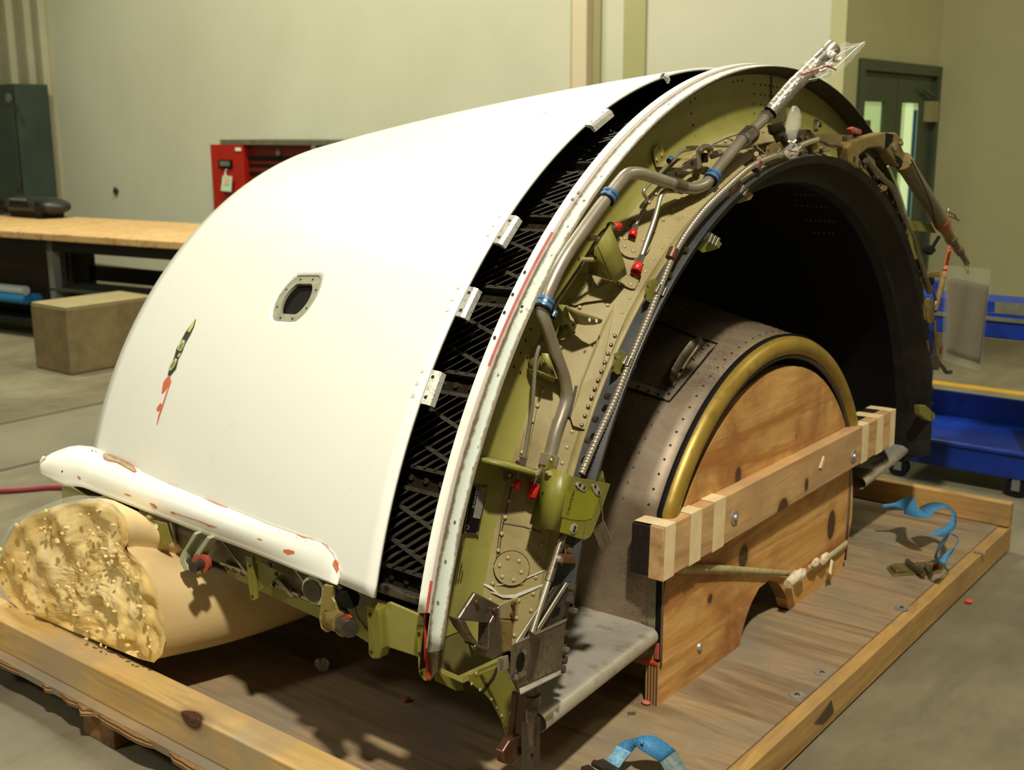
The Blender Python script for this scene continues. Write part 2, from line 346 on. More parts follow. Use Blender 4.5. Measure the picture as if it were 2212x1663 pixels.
# boxed column on the back wall, its shadow bands painted as strips
cl=struct(slab((-4.82,WY-.10,FZ),(-4.70,WY,HC),flat('column_paint',(208,192,160),.7),'trim_2'))
slab((-4.885,WY-.03,FZ),(-4.82,WY,HC),flat('column_mauve',(178,164,134),.7),'corner_or_shade_strip',cl); slab((-4.70,WY-.02,FZ),(-4.64,WY,HC),m_band,'corner_or_shade_strip',cl)  # olive strip paints the column's shaded side
struct(slab((-4.455,WY-.015,FZ),(-4.28,WY,HC),m_band,'wall_shadow_band'))  # thin olive strip stands for the column's cast shadow
hk=thing('wall_hook','small dark peg fixed to the blank wall above the workbench','hook',un(253,413,1,WY-.02))
p=un(253,413,1,WY); build(MB().disc(p,(0,-1,0),.03,.03,12),'peg',m_dsteel,hk); build(MB().disc(p+V((.02,-.01,.02)),(.3,-1,.5),.012,.05,10),'pin',m_grey,hk)
# double door
d1=thing('door_1','','',(DX,7.79,FZ)); del d1['label'],d1['category']; d1['kind']='structure'
fr=MB(); x0,x1=DX-.09,DX+.03
fr.box((x0,7.066,FZ),(x1,7.12,1.80)); fr.box((x0,8.467,FZ),(x1,8.521,1.80)); fr.box((x0,7.12,1.73),(x1,8.467,1.80)); build(fr,'door_frame',m_door,d1,bevel=.004)
for (a,b,g0,g1) in ((7.125,7.765,7.22,7.56),(7.775,8.462,7.87,8.24)):
    lf=MB(); xa,xb=DX-.05,DX-.005
    lf.box((xa,a,FZ+.01),(xb,g0,1.725)); lf.box((xa,g1,FZ+.01),(xb,b,1.725)); lf.box((xa,g0,1.545),(xb,g1,1.725)); lf.box((xa,g0,FZ+.01),(xb,g1,.72))
    L_=build(lf,'door_leaf',m_door,d1); slab((DX-.035,g0,.72),(DX-.028,g1,1.545),m_lit,'glass_pane',L_)
    if a>7.5:
        slab((DX-.028,g0+.13,.72),(DX-.026,g0+.27,1.545),m_lit2,'lit_reveal',L_); slab((DX-.028,g0+.29,.72),(DX-.024,g1-.02,1.50),m_bluef,'blue_frame',L_)
        slab((DX-.005,b-.17,1.42),(DX+.05,b-.02,1.56),flat('closer_box',(150,142,98),.5),'door_closer',L_); build(MB().tube([V((DX+.03,b-.1,1.6)),V((DX+.03,8.15,1.64))],.012,8),'closer_arm',m_door,L_)
    else: slab((DX-.028,g0,.72),(DX-.026,g0+.17,1.43),flat('office_silhouette',(86,104,80),.6),'lit_reveal',L_)
# ---------------------------------------------------------------- background things
lk=thing('steel_locker','dark green steel locker against the ribbed siding at far left','locker',(-12.9,6.5,FZ))
zt=un(20,181,1,6.35).z; xr=un(42,300,1,6.35).x
slab((-14.0,6.35,FZ),(xr,6.72,zt),m_lock,'body',lk,bevel=.01); slab((-13.9,6.335,FZ+.05),(xr-.05,6.35,zt-.1),m_lock,'door',lk,bevel=.004)
build(MB().disc(un(19,212,1,6.33),(0,-1,0),.05,.01,14),'lock_plate',m_grey,lk)
for py in (235,400): slab(un(40,py+8,1,6.33),un(43,py-8,1,6.33)+V((0,-.02,0)),m_dsteel,'hinge',lk)
ch=thing('tool_chest','red steel cabinet with dark louvres and a paper tag by the back wall','cabinet',(-7.3,6.45,FZ))
x0=un(453,307,1,6.3).x; xm=un(524,310,1,6.3).x; zt=un(500,307,1,6.3).z
slab((x0,6.36,FZ+.08),(x0+2.25,6.8,zt-.02),m_chestd,'body',ch,bevel=.006); slab((x0,6.30,FZ+.08),(xm,6.36,zt-.02),m_chest,'door',ch,bevel=.006)
slab((x0+.14,6.30,zt-.02),(x0+2.3,6.82,zt+.02),m_worn,'lid',ch)
for (a,b) in ((336,348),(353,362),(370,381),(388,398),(405,415)):
    q0=un(536,a,1,6.36); q1=un(640,b,1,6.36); slab((q0.x,6.352,q1.z),(q0.x+1.55,6.362,q0.z),m_black,'louvre',ch)
q0=un(474,345,1,6.3); q1=un(503,364,1,6.3); slab((q0.x,6.285,q1.z),(q1.x,6.301,q0.z),m_black,'latch_recess',ch); slab((q0.x+.03,6.278,q1.z+.02),(q1.x-.02,6.287,q1.z+.06),m_grey,'latch_paddle',ch)
slab(un(508,319,1,6.29),un(521,326,1,6.295),m_wtag,'badge',ch); slab(un(672,313,1,6.34),un(684,322,1,6.35),m_wtag,'badge',ch); build(MB().disc(un(602,329,1,6.35),(0,-1,0),.025,.01,12),'screw_cap',m_grey,ch)
for x in (x0+.1,x0+2.1): slab((x,6.4,FZ),(x+.06,6.7,FZ+.08),m_blk,'foot',ch)
tg=thing('inspection_tag','mint and white paper tag hanging from the red cabinet latch','tag',un(490,400,1,6.27))
build(MB().prism(pts([(481,379),(501,381),(499,414),(477,412)],1,6.27),(0,.004,0)),'card',flat('mint_card',(196,226,196),.6),tg); build(MB().prism(pts([(486,384),(496,384),(494,399),(484,399)],1,6.267),(0,.002,0)),'printed_panel',flat('tag_print',(226,188,140),.6),tg)
build(MB().tube(pts([(489,366),(486,373),(488,381)],1,6.268),.006,6),'tie',m_wtag,tg)
# workbench
R8=M.Rotation(math.radians(7.7),3,'Z')
A=un(392,523,2,.68); zt=.68
def bt(u_,v_,z): return V((A.x,A.y,z))+R8@V((u_,v_,0))
def bslab(u0,u1,v0,v1,z0,z1,mat,name,par,**k):
    return build(MB().prism([bt(u0,v0,z0),bt(u1,v0,z0),bt(u1,v1,z0),bt(u0,v1,z0)],(0,0,z1-z0)),name,mat,par,**k)
wbn=thing('workbench','plywood topped workbench on black steel legs at the left','table',bt(-1.2,.6,FZ))
bslab(-3.2,0,0,1.15,.63,.68,m_table,'tabletop',wbn,bevel=.006)
for u_,v_ in ((-1.38,.08),(-.16,.14),(-1.40,.40),(-3.1,.05),(-3.1,.42)): bslab(u_-.03,u_+.03,v_-.03,v_+.03,FZ,.63,m_grey if v_==.08 else m_blk,'leg',wbn)
bslab(-1.38,-.1,.40,.43,.30,.41,m_blk,'stretcher',wbn); bslab(-3.2,-1.42,.03,.5,FZ+.10,FZ+.13,m_blk,'lower_shelf',wbn); bslab(-1.42,-.1,.05,.38,.265,.285,m_lock,'side_shelf',wbn); bslab(-3.2,-.0,.05,.08,.55,.63,m_blk,'apron',wbn)
cb=thing('dark_cabinet','dark brown cabinet standing under the left end of the workbench','cabinet',bt(-2.4,.6,FZ+.13))
bslab(-3.15,-1.50,.32,.50,FZ+.135,.60,flat('dark_brown',(36,24,16),.6),'body',cb); bslab(-2.5,-1.54,.305,.322,FZ+.18,.56,flat('dark_brown2',(44,30,20),.55),'door',cb); build(MB().disc(bt(-2.4,.307,.25),(0,-1,0),.02,.03,10),'knob',m_dsteel,cb)
for i,(px,py,l,c) in enumerate(((60,643,.9,(190,200,196)),(20,655,1.0,(40,120,170)),(40,664,1.0,(34,110,160)))):
    q=bt(-2.15,(.13,.20,.10)[i],(.228,.166,.166)[i]); o=tag(build(MB().tube([q+R8@V((-l*.5,.0,0)),q+R8@V((l*.4,-.0,0))],.035,10),'rolled_sheet',flat('sheet_%d'%i,c,.5),None,smooth=True),['pale grey rolled sheet lying topmost on the blue rolls','blue rolled sheet lying behind the front roll under the bench','blue rolled sheet lying at the front edge under the bench'][i],'roll','rolled sheets under the workbench')
rd=thing('portable_radio','black rounded portable stereo resting on the workbench','radio',un(80,463,2,.68))
c=un(80,463,2,.70); B=MB(); rows=[]
for i in range(25):
    t=i/24*2-1; k=(1-abs(t)**5)**.5; rows.append([c+V((t*.40,.16*k*math.cos(a),.075+.075*k*math.sin(a)-.0)) for a in [2*PI*j/16 for j in range(17)]])
build(B.grid(rows),'body',m_radio,rd,smooth=True,ang=80)
build(MB().box(c+V((-.12,-.172,.07)),c+V((.14,-.15,.12))),'display',m_blk,rd,bevel=.004); build(MB().box(c+V((-.10,-.176,.125)),c+V((.12,-.15,.14))),'trim_strip',m_grey,rd); build(MB().box(c+V((-.25,-.10,-.019)),c+V((.25,.10,.02))),'base',m_blk,rd)
for s in (-1,1): build(MB().disc(c+V((s*.28,-.12,.07)),(0,-1,0),.055,.03,20),'speaker',m_blk,rd)
cr_=thing('timber_block','large stained wooden box block with green smears on the floor','box',(-6.7,4.2,FZ))
slab((-6.91,3.77,FZ),(-6.50,4.42,.318),m_box,'body',cr_,bevel=.012); slab((-6.905,3.775,.316),(-6.505,4.415,.326),mottle('box_lid_wood',(140,124,84),(152,136,96),6,.8),'lid',cr_,bevel=.004)
ho=tag(build(MB().tube(spline([un(-60,1062,2,FZ+.012),un(40,1058,2,FZ+.012),un(130,1052,2,FZ+.012),un(240,1070,2,FZ+.012)],.05),.012,8),'air_hose',m_hose,None,smooth=True),'dark red air hose lying on the floor behind the reverser fairing','hose')
# blue cart
ct=thing('steel_cart','blue steel shelf cart on casters parked beyond the skid','cart',(-1.3,5.1,FZ))
cy0,cy1=4.80,5.35; xa,xb=-1.80,-1.0
for py in (cy0,):
    for (z0,z1,t) in ((.553,.66,m_blue),): slab((xa,py,z0),(xb,py+.02,z1),t,'top_rail',ct,bevel=.006)
slab((xa,cy0-.012,.625),(xb,cy0+.02,.64),m_worn,'rail_edge',ct); slab((xa,cy0,.66),(xb,cy0+.012,.70),m_blue,'upper_lip',ct); slab((xa,cy0+.012,.64),(xb,cy1,.652),m_blue,'top_shelf',ct); slab((-1.33,cy0-.002,.655),(-1.2,cy0,.702),m_worn,'worn_patch',ct)
slab((xa,cy0+.02,.06),(xb,cy1,.075),m_blue,'lower_shelf',ct); slab((xa,cy1-.02,.06),(xb,cy1,.19),m_blue,'back_lip',ct); slab((xa,cy0,-.02),(xb,cy0+.02,.085),m_blue,'front_lip',ct,bevel=.006)
build(MB().tube([V((xa,cy0,.088)),V((xb,cy0,.088))],.012,10),'rolled_edge',m_blue,ct,smooth=True)
for x in (xb-.16,xa+.02):
    for y in (cy0+.005,cy1-.045): slab((x,y,-.02),(x+.05,y+.04,.70),m_blue,'post',ct,bevel=.004)
for x,y in ((xb-.19,cy0+.03),(xa+.12,cy0+.03),(xa+.12,cy1-.08),(xb-.19,cy1-.08)):
    wh=build(MB().tube([V((x,y-.017,FZ+.043)),V((x,y+.017,FZ+.043))],.043,24),'wheel',m_rubber,ct,smooth=True)
    [build(MB().box((x-.016,y+a_,FZ+.03),(x+.016,y+a_+.006,-.02)),'caster_fork',m_grey,ct) for a_ in (-.024,.018)]
# ---------------------------------------------------------------- skid
sk=thing('shipping_skid','wooden skid with plywood deck and board curbs under the engine cowl half','skid',(-2.2,2.7,FZ))
X1=-1.0665; XE=-1.029; YB=4.12; XA=-3.62
def panel(y0,y1,x0,x1):
    build(MB().box((x0,y0,-.019),(x1,y1,0)),'deck_panel',m_deck,sk)
panel(1.385,3.697,XA,X1); panel(3.700,YB+.04,XA,X1)
# ragged near edge of the deck ply
B=MB(); n=70; random.seed(3); up=[];lo=[]
for i in range(n+1):
    x=XA+(X1-XA)*i/n; j=random.uniform(-.012,.004) if random.random()>.3 else random.uniform(-.022,-.005)
    up.append(V((x,1.386+j*.5,-.002))); lo.append(V((x,1.386+j,-.0195)))
B.grid([up,lo]); B.grid([[p+V((0,.03,.0)) for p in up],up]); B.grid([lo,[p+V((0,.03,0)) for p in lo]]); build(B,'ragged_edge',m_plyedgez,sk)
build(MB().box((XA,1.4135,0),(-1.12,1.499,.09)),'side_beam',m_beam,sk,bevel=.004)
build(MB().box((X1,1.385,FZ+.008),(XE,YB+.04,-.003)),'front_curb',m_beamy,sk,bevel=.003)
build(MB().box((XA,YB,.001),(XE,YB+.04,.088)),'back_curb',m_curb,sk,bevel=.004)
for x in (-2.505,-3.4,-1.75): build(MB().box((x,1.40,FZ+.001),(x+.135,4.1,-.0195)),'runner',m_block,sk,bevel=.004)
bh=random.Random(4)
build(MB().prism([un(1795,1512,0,XE+.001),un(1772,1545,0,XE+.001),un(1760,1560,0,XE+.001),un(1778,1561,0,XE+.001),un(1800,1537,0,XE+.001)],(.002,0,0)),'splintered_notch',flat('raw_wood_notch',(70,52,30),.8),sk)
for p in ((1722,1502),(1776,1454),(1948,1314)):
    q=un(*p,2,0); wsh=build(MB().disc(q,(0,0,1),.020,.003,24),'washer',mottle('zinc_washer_%d'%p[0],(150,146,134),(172,168,156),30,.4,.5) if p[0]==1722 else MATS['zinc_washer_1722'],sk,smooth=True)
    build(MB().disc(q+V((0,0,.003)),(0,0,1),.007,.0025,12,.004),'screw_head',m_dsteel,wsh,smooth=True)
for k in range(3): q=un(2107+k*9,1192+k*2,2,0); build(MB().disc(q,(0,0,1),.006,.003,12),'screw',MATS['zinc_washer_1722'],sk)
# ---------------------------------------------------------------- plywood end panel
PX0=-1.335
ep=thing('plywood_panel','half-round orange plywood panel standing on the skid inside the core ring','panel',(PX0,2.84,0))
cy_,cz_,rr=2.844,.158,.592
ol=[(2.25,0)]
arch=[un(*p,0,PX0) for p in ((1597,1397),(1604,1360),(1613,1330),(1624,1300),(1640,1270),(1662,1253),(1680,1258),(1692,1275),(1700,1295),(1704,1318),(1700,1332))]
arch=[(q.y,max(q.z,0)) for q in arch]; arch[0]=(arch[0][0],0); arch[-1]=(arch[-1][0],0)
ol+=arch+[(3.376,0)]+[(cy_+rr*math.cos(math.radians(a)),cz_+rr*math.sin(math.radians(a))) for a in range(0,181,5)]
me_=MB().prism([V((PX0,a,b)) for a,b in ol],(-.036,0,0)); build(me_,'sheet',m_ply,ep)
build(MB().box((PX0-.036,2.2485,0),(PX0-.0005,2.2502,.13)),'laminated_edge',m_plyedge,ep)
# inner lining of arch (plies)
build(MB().grid([[V((PX0-.036,a+.0003,b-.0006)) for a,b in arch],[V((PX0-.0005,a+.0003,b-.0006)) for a,b in arch]]),'arch_lining',m_plyedge,ep)
q=un(1510,1397,0,PX0); build(MB().disc(q,(1,0,0),.012,.006,16,.009),'screw_head',MATS['zinc_washer_1722'],ep,smooth=True)
q=un(1730,1160,0,PX0); 
# second (inner) support board behind
build(MB().box((-1.9,2.35,0),(-1.40,2.38,.09)),'rear_cleat',m_block,ep)
# ---------------------------------------------------------------- cross bar
XB=-1.297
br=thing('crossbar','pine timber bar with masking tape wraps bolted across the plywood panel','beam',un(1680,1100,0,XB))
tl,bl,tr,br_=un(1434,1141.7,0,XB),un(1428.6,1256.8,0,XB),un(1934.5,884,0,XB),un(1931,958,0,XB)
build(MB().prism([bl,br_,tr,tl],(-.0375,0,0)),'timber',m_woodbar,br,bevel=.002)
def onbar(s,t,dx=0): 
    a=tl.lerp(tr,s); b=bl.lerp(br_,s); return b.lerp(a,t)+V((dx,0,0))
def sbar(px): 
    lo,hi=0.0,1.0
    for _ in range(30):
        m=(lo+hi)/2; P=onbar(m,.5); d=RW.transposed()@(P-CAM)
        if d.x/d.z*F+PX<px: lo=m
        else: hi=m
    return lo
for a,b,back in ((1361,1470,.05),(1488,1530,.05),(1852,1932,.05)):
    s0,s1=sbar(max(a,1433)),sbar(b); e=.0 if a>1400 else .002
    P=[onbar(s0,.02,-.0378),onbar(s1,.02,-.0378),onbar(s1,.97,-.0378),onbar(s0,.97,-.0378)]
    if 1480<a<1540: P=[onbar(s0,.78,-.0378),onbar(s1,.78,-.0378),onbar(s1,.97,-.0378),onbar(s0,.97,-.0378)]
    build(MB().prism(P,(-.052,0,0)),'foam_pad',m_bfoam,br,bevel=.004)
for a,b in ((1434.2,1457),(1490,1514),(1540,1565),(1861,1875),(1893,1907),(1922,1936)):
    s0,s1=sbar(a),sbar(b); k=random.uniform(-.002,.002); o_=.0012; T=[]
    for s,kk in ((s0,0),(s1,k)):
        T.append([onbar(s+kk,-.012,-.038),onbar(s+kk,-.012,o_),onbar(s,.5,o_),onbar(s-kk*.6,1.012,o_),onbar(s,1.014,-.038),onbar(s+.001,1.0,-.085)])
    build(MB().grid(T),'tape_wrap',m_tape,br,solid=.0006)
for p in ((1586,1117),(1843,985)):
    q=un(*p,0,XB); w_=build(MB().disc(q,(1,0,0),.019,.003,24),'washer',MATS['zinc_washer_1722'],br,smooth=True)
    build(MB().disc(q+V((.003,0,0)),(1,0,0),.009,.006,16,.007),'bolt_head',MATS['zinc_washer_1722'],w_,smooth=True)
q=un(1773,1000,0,XB); build(MB().prism([q+V((0,-.012,-.012)),q+V((0,.004,-.016)),q+V((0,.020,.014)),q+V((0,.012,.018))],(.004,0,0)),'splinter',m_tape,br)
# webbing band across the panel with crumpled tape ends
bd=thing('webbing_band','dirty cream webbing band tied across the panel with crumpled tape ends','strap',un(1600,1235,0,-1.31))
def ribbon(prs,name,mat,par,th=.0015,sub=4,smooth=True):
    A=[p[0] for p in prs]; B_=[p[1] for p in prs]
    a=spline(A,.01); n=len(a)
    def rs_(L):
        q=[]; m=(len(L)-1)
        for i in range(n):
            t=i/(n-1)*m; k=min(int(t),m-1); f=t-k
            p0=L[max(k-1,0)];p1=L[k];p2=L[k+1];p3=L[min(k+2,m)]
            q.append(.5*((2*p1)+(p2-p0)*f+(2*p0-5*p1+4*p2-p3)*f*f+(3*p1-p0-3*p2+p3)*f**3))
        return q
    return build(MB().grid([rs_(A),rs_(B_)]),name,mat,par,smooth=smooth,solid=th,soff=0)
ribbon([(un(1448,1216,0,-1.318),un(1444,1238,0,-1.318)),(un(1580,1222,0,-1.325),un(1580,1241,0,-1.325)),(un(1712,1233,0,-1.322),un(1712,1245,0,-1.322))],'band',mottle('dirty_webbing',(150,134,84),(176,160,112),30,.8),bd)
ribbon([(un(1745,1222,0,-1.32),un(1752,1236,0,-1.32)),(un(1790,1196,0,-1.325),un(1796,1210,0,-1.325)),(un(1830,1166,0,-1.33),un(1832,1182,0,-1.33))],'band_end',mottle('dirty_webbing2',(170,152,108),(196,178,134),30,.8),bd)
def crumple(c,r,seed,name,mat,par,sq=(1,1,1),rot=0):
    rn=random.Random(seed); bm=bmesh.new(); bmesh.ops.create_icosphere(bm,subdivisions=3,radius=1)
    sp=[(V((rn.uniform(-1,1),rn.uniform(-1,1),rn.uniform(-1,1))).normalized(),rn.uniform(-.45,.35),rn.uniform(.2,.6)) for _ in range(26)]
    for v in bm.verts:
        d=v.co.normalized(); k=1+sum(a*math.exp(-((d-s).length/w2)**2) for s,a,w2 in sp)*.6+rn.uniform(-.05,.05)
        v.co=M.Rotation(rot,3,'Z')@V((d.x*sq[0],d.y*sq[1],d.z*sq[2]))*k*r+V(c)
    me=bpy.data.meshes.new(name); bm.to_mesh(me); bm.free(); return link(name,me,mat,par)
m_crump=mottle('crumpled_tape',(196,176,136),(226,214,184),40,.6,c3=(120,112,92))
build(MB().tube([un(1702,1262,0,-1.30),un(1722,1242,0,-1.30)],[.013,.016],14),'tape_roll',m_crump,bd,smooth=True)
for p,r_,sd in (((1730,1242),.022,1),((1762,1216),.016,2),((1781,1206),.019,3)): crumple(un(*p,0,-1.315),r_,sd,'crumpled_tape',m_crump,bd,(.6,1.2,.9))
ribbon([(un(1795,1208,0,-1.31),un(1804,1214,0,-1.31)),(un(1792,1228,0,-1.305),un(1800,1234,0,-1.305)),(un(1790,1236,0,-1.30),un(1800,1246,0,-1.30))],'loose_tail',m_tape,bd)
# ---------------------------------------------------------------- foam bolster
YF=1.475
outl=[(3,1180),(28,1132),(60,1112),(100,1098),(128,1088),(160,1080),(205,1078),(238,1090),(262,1115),(272,1145),(270,1172),(262,1186),(276,1200),(300,1222),(322,1258),(338,1300),(348,1345),(352,1385),(344,1418),(326,1436),(296,1428),(262,1414),(228,1400),(190,1384),(150,1368),(110,1350),(70,1334),(36,1322),(10,1296),(-14,1250),(-8,1210)]
O=[un(a,b,1,YF) for a,b in outl]; cc=sum(O,V())/len(O); nO=len(O)
def sec(y,kx,kz,dx,dz,rim=0):
    return [V((cc.x+dx+(p.x-cc.x)*kx,y,cc.z+dz+(p.z-cc.z)*kz)) for p in O]
fb=thing('foam_bolster','cream two-lobed foam bolster with torn yellow end under the cowl tail','cushion',V((cc.x,2.0,0)))
secs=[sec(YF+.012,.985,.985,0,0),sec(YF+.05,1.01,1.01,.0,0),sec(YF+.2,1.0,1.0,.05,-.01),sec(YF+.4,.97,.95,.08,-.02),sec(YF+.65,.95,.86,.10,-.03),sec(YF+.9,.92,.78,.14,-.05),sec(YF+1.2,.86,.68,.18,-.07),sec(YF+1.5,.7,.5,.2,-.1),sec(YF+1.6,.3,.25,.2,-.12)]
lowz=.006
for s in secs:
    for p in s: p.z=min(max(p.z,lowz if p.y>YF+.06 else .092),9 if p.y<YF+.12 else .31)
B=MB(); vs=[p for s in secs for p in s]; B.add(vs,[(i*nO+k,i*nO+(k+1)%nO,(i+1)*nO+(k+1)%nO,(i+1)*nO+k) for i in range(len(secs)-1) for k in range(nO)]+[tuple(range((len(secs)-1)*nO,len(secs)*nO))])
o=build(B,'roll',m_foamskin,fb,smooth=True,ang=80); md=o.modifiers.new('ss','SUBSURF'); md.levels=md.render_levels=1
# torn face: dense disc with chunky relief
rn=random.Random(11); rows=[]; K=40
chunks=[(rn.random()*2*PI,rn.random()**.5,rn.uniform(.008,.02),rn.uniform(.015,.05)) for _ in range(260)]
cen=V((cc.x,YF,cc.z))
def facept(k,t):
    a=O[int(k)%nO].lerp(O[(int(k)+1)%nO],k-int(k)); p=cen.lerp(V((a.x,YF,a.z)),t); return p
cp=[(facept(c[0]/(2*PI)*nO,c[1]*.97),c[2],c[3]) for c in chunks]
for i in range(K+1):
    t=i/K; r=[]
    for k in range(nO*4+1):
        p=facept((k/4)%nO,t*.992); h=.005*math.sin(p.x*23+p.z*31)+.003*math.sin(p.x*71-p.z*53)
        for q,a,w2 in cp:
            d=((p.x-q.x)**2+(p.z-q.z)**2)**.5
            if d<w2: h+=a*.3*(1-d/w2)**.7*(1 if int(q.x*997)%3 else -1)
        h=(h+rn.uniform(-.0018,.0018))*min(1,t*5)
        if t>.93: h*=(1-t)/.07; 
        r.append(p+V((0,-max(h,-.02)-.0+.010,0)))
    rows.append(r)
ff=build(MB().grid(rows),'torn_face',m_foam,fb,smooth=True,ang=60)
for q,a,w2 in cp[:90]:
    crumple(q+V((0,-.008,0)),rn.uniform(.004,.009),int(q.x*1e4)%999,'foam_crumb',m_foam,ff,(rn.uniform(.8,1.6),.5,rn.uniform(.35,1.0)),rn.uniform(-.5,.5))
# clear film over the bolster
B=MB(); top=[(2,1172),(27,1128),(61,1110),(104,1092),(135,1080),(170,1073),(212,1076),(243,1086),(266,1110)]; low=[(4,1176),(30,1134),(64,1116),(104,1102),(132,1094),(165,1088),(208,1086),(238,1098),(262,1122)]
B.grid([[un(a,b-4,1,YF+.03) for a,b in top],[un(a,b,1,YF-.02) for a,b in low]]); build(B,'plastic_wrap',m_film,fb,smooth=True)
# ---------------------------------------------------------------- small loose things on the skid
o=tag(crumple(un(694,1436,2,.016),.021,5,'paper_scrap',mottle('grey_paper_scrap',(150,146,134),(200,196,184),60,.8),None,(1,.7,1)),'small crumpled grey paper scrap on the shaded deck','paper')
cr2=[(un(686,1430,2,.03),.010),(un(703,1432,2,.02),.012)]
for c,r_ in cr2: crumple(c,r_,int(r_*900),'crumpled_lobe',MATS['grey_paper_scrap'],o,(1,.7,1.1))
def loose(name,label,cat,fn,group=None): return tag(fn,label,cat,group)
q=un(1365,1541,2,.004); loose('metal_pin','tiny steel pin lying on the deck near the strap','pin',build(MB().tube([q+V((-.008,-.006,0)),q+V((.006,.008,0))],.0035,8),'metal_pin',m_steel2,None,smooth=True))
q=un(877,1511,2,.006); loose('','small red fragment on the shaded deck','fragment',crumple(q,.009,3,'red_fragment',m_redcap if 0 else flat('dull_red_chip',(150,64,48),.7),None))
q=un(1395,1517,2,.006); loose('','pinkish crumbs at the foot of the plywood panel','crumb',crumple(q,.009,8,'red_crumb',flat('pink_crumb',(190,96,76),.8),None,(1.5,1,.5)))
q=un(2092,1298,2,FZ+.008); loose('','bright orange-red chip on the concrete right of the skid','fragment',crumple(q,.010,9,'orange_chip',flat('orange_red_chip',(210,72,40),.6),None,(1.4,1,.6)))
# ratchet strap behind
q0=un(2000,1230,2,0)
bs=thing('blue_strap','twisted blue ratchet strap lying on the deck by the back curb','strap',q0)
def U(a,b,y): return un(a,b,1,y)
ribbon([(U(1905,1090,3.72),U(1907,1100,3.72)),(U(1935,1085,3.74),U(1937,1098,3.74)),(U(1958,1074,3.78),U(1952,1100,3.72)),(U(1975,1074,3.80),U(1952,1108,3.66)),(U(1977,1082,3.74),U(1960,1112,3.64)),(U(1984,1098,3.68),U(1985,1118,3.60)),(U(1996,1104,3.66),U(2016,1117,3.60))],'webbing',m_strap,bs)
ribbon([(U(1985,1096,3.70),U(2010,1112,3.62)),(U(2010,1086,3.74),U(2025,1102,3.66)),(U(2040,1088,3.74),U(2042,1098,3.70)),(U(2063,1105,3.70),U(2055,1104,3.66)),(U(2066,1122,3.64),U(2054,1118,3.60)),(U(2062,1142,3.58),U(2050,1130,3.58)),(U(2040,1160,3.52),U(2005,1155,3.46))],'webbing',m_strap,bs)
ribbon([(U(2052,1152,3.52),U(2068,1158,3.48)),(U(2070,1160,3.50),U(2070,1172,3.47)),(U(2064,1180,3.46),U(2058,1186,3.44)),(U(2050,1205,3.42),U(2040,1196,3.42)),(U(2042,1218,3.40),U(2026,1213,3.40))],'webbing',m_strap,bs)
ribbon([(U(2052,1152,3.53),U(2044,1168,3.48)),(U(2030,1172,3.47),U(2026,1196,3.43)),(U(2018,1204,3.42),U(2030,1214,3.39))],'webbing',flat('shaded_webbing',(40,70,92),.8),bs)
rb=thing('ratchet_buckle','worn yellow-zinc ratchet buckle lying flat at the end of the blue strap','buckle',un(1985,1232,2,0))
m_zinc=mottle('yellow_zinc',(120,104,54),(150,134,84),30,.4,.6,c3=(84,66,40))
def dk(a,b,z=0): return un(a,b,2,z)
build(MB().prism([dk(1915,1228),dk(1930,1246),dk(2032,1238),dk(2045,1222),dk(2030,1215),dk(1930,1220)],(0,0,.006)),'frame',m_zinc,rb,bevel=.002)
build(MB().prism([dk(1922,1226,.006),dk(1935,1238,.006),dk(1962,1236,.006),dk(1952,1222,.006)],(0,0,.010)),'handle',m_zinc,rb,bevel=.003)
build(MB().tube([dk(1960,1212,.02),dk(1996,1240,.02)],.009,12).tube([dk(2000,1222,.016),dk(2012,1240,.016)],.007,12),'spindle',m_dull,rb,smooth=True)
for a in ((1990,1226),(2008,1224),(2026,1226)): build(MB().box(dk(*a,.008)+V((-.012,-.012,0)),dk(*a,.008)+V((.012,.012,.014))),'ratchet_wheel',m_zinc if a[0]<2020 else m_copper,rb,bevel=.003)
# front strap
fs=thing('blue_strap','blue webbing strap arching up from its dark buckle at the near deck edge','strap',un(1390,1640,2,0))
ribbon([(un(1290,1655,2,.03),un(1322,1680,2,.03)),(un(1304,1644,2,.035),un(1336,1662,2,.03)),(un(1320,1630,2,.045),un(1352,1640,2,.04)),(un(1337,1606,2,.065),un(1367,1622,2,.055)),(un(1360,1597,2,.08),un(1375,1612,2,.065)),(un(1388,1589,2,.09),un(1390,1606,2,.085))],'webbing',m_strap,fs,.003)
ribbon([(un(1384,1589,2,.09),un(1374,1609,2,.075)),(un(1407,1588,2,.088),un(1380,1616,2,.07)),(un(1431,1599,2,.075),un(1402,1630,2,.06)),(un(1459,1621,2,.05),un(1426,1646,2,.04))],'webbing',m_strap,fs,.003)
ribbon([(un(1458.6,1620.6,2,.05),un(1425.5,1645.6,2,.04)),(un(1482,1659,2,.03),un(1437,1668,2,.025)),(un(1500,1700,2,.01),un(1450,1710,2,.01))],'soiled_webbing',m_strapd,fs,.003)
# stitched lap on the near end, raised slightly
ribbon([(un(1306,1642,2,.041),un(1337,1659,2,.036)),(un(1320,1629,2,.051),un(1352,1638,2,.046)),(un(1333,1610,2,.066),un(1364,1625,2,.056))],'stitched_lap',mottle('stitched_webbing',(70,140,188),(150,180,176),150,.7),fs,.002)
q=un(1300,1655,2,.03)
build(MB().tube([un(1282,1648,2,.045),un(1336,1676,2,.045)],.008,10),'bar_pin',m_dsteel,fs,smooth=True)
build(MB().prism([un(1254,1655,2,.05),un(1272,1650,2,.05),un(1300,1672,2,.05),un(1290,1690,2,.05)],(0,0,-.02)),'buckle',m_dsteel,fs,bevel=.002)
build(MB().prism([un(1288,1647,2,.048),un(1303,1643,2,.048),un(1334,1662,2,.048),un(1322,1672,2,.048)],(0,0,.006)),'buckle_plate',m_dsteel,fs,bevel=.002)
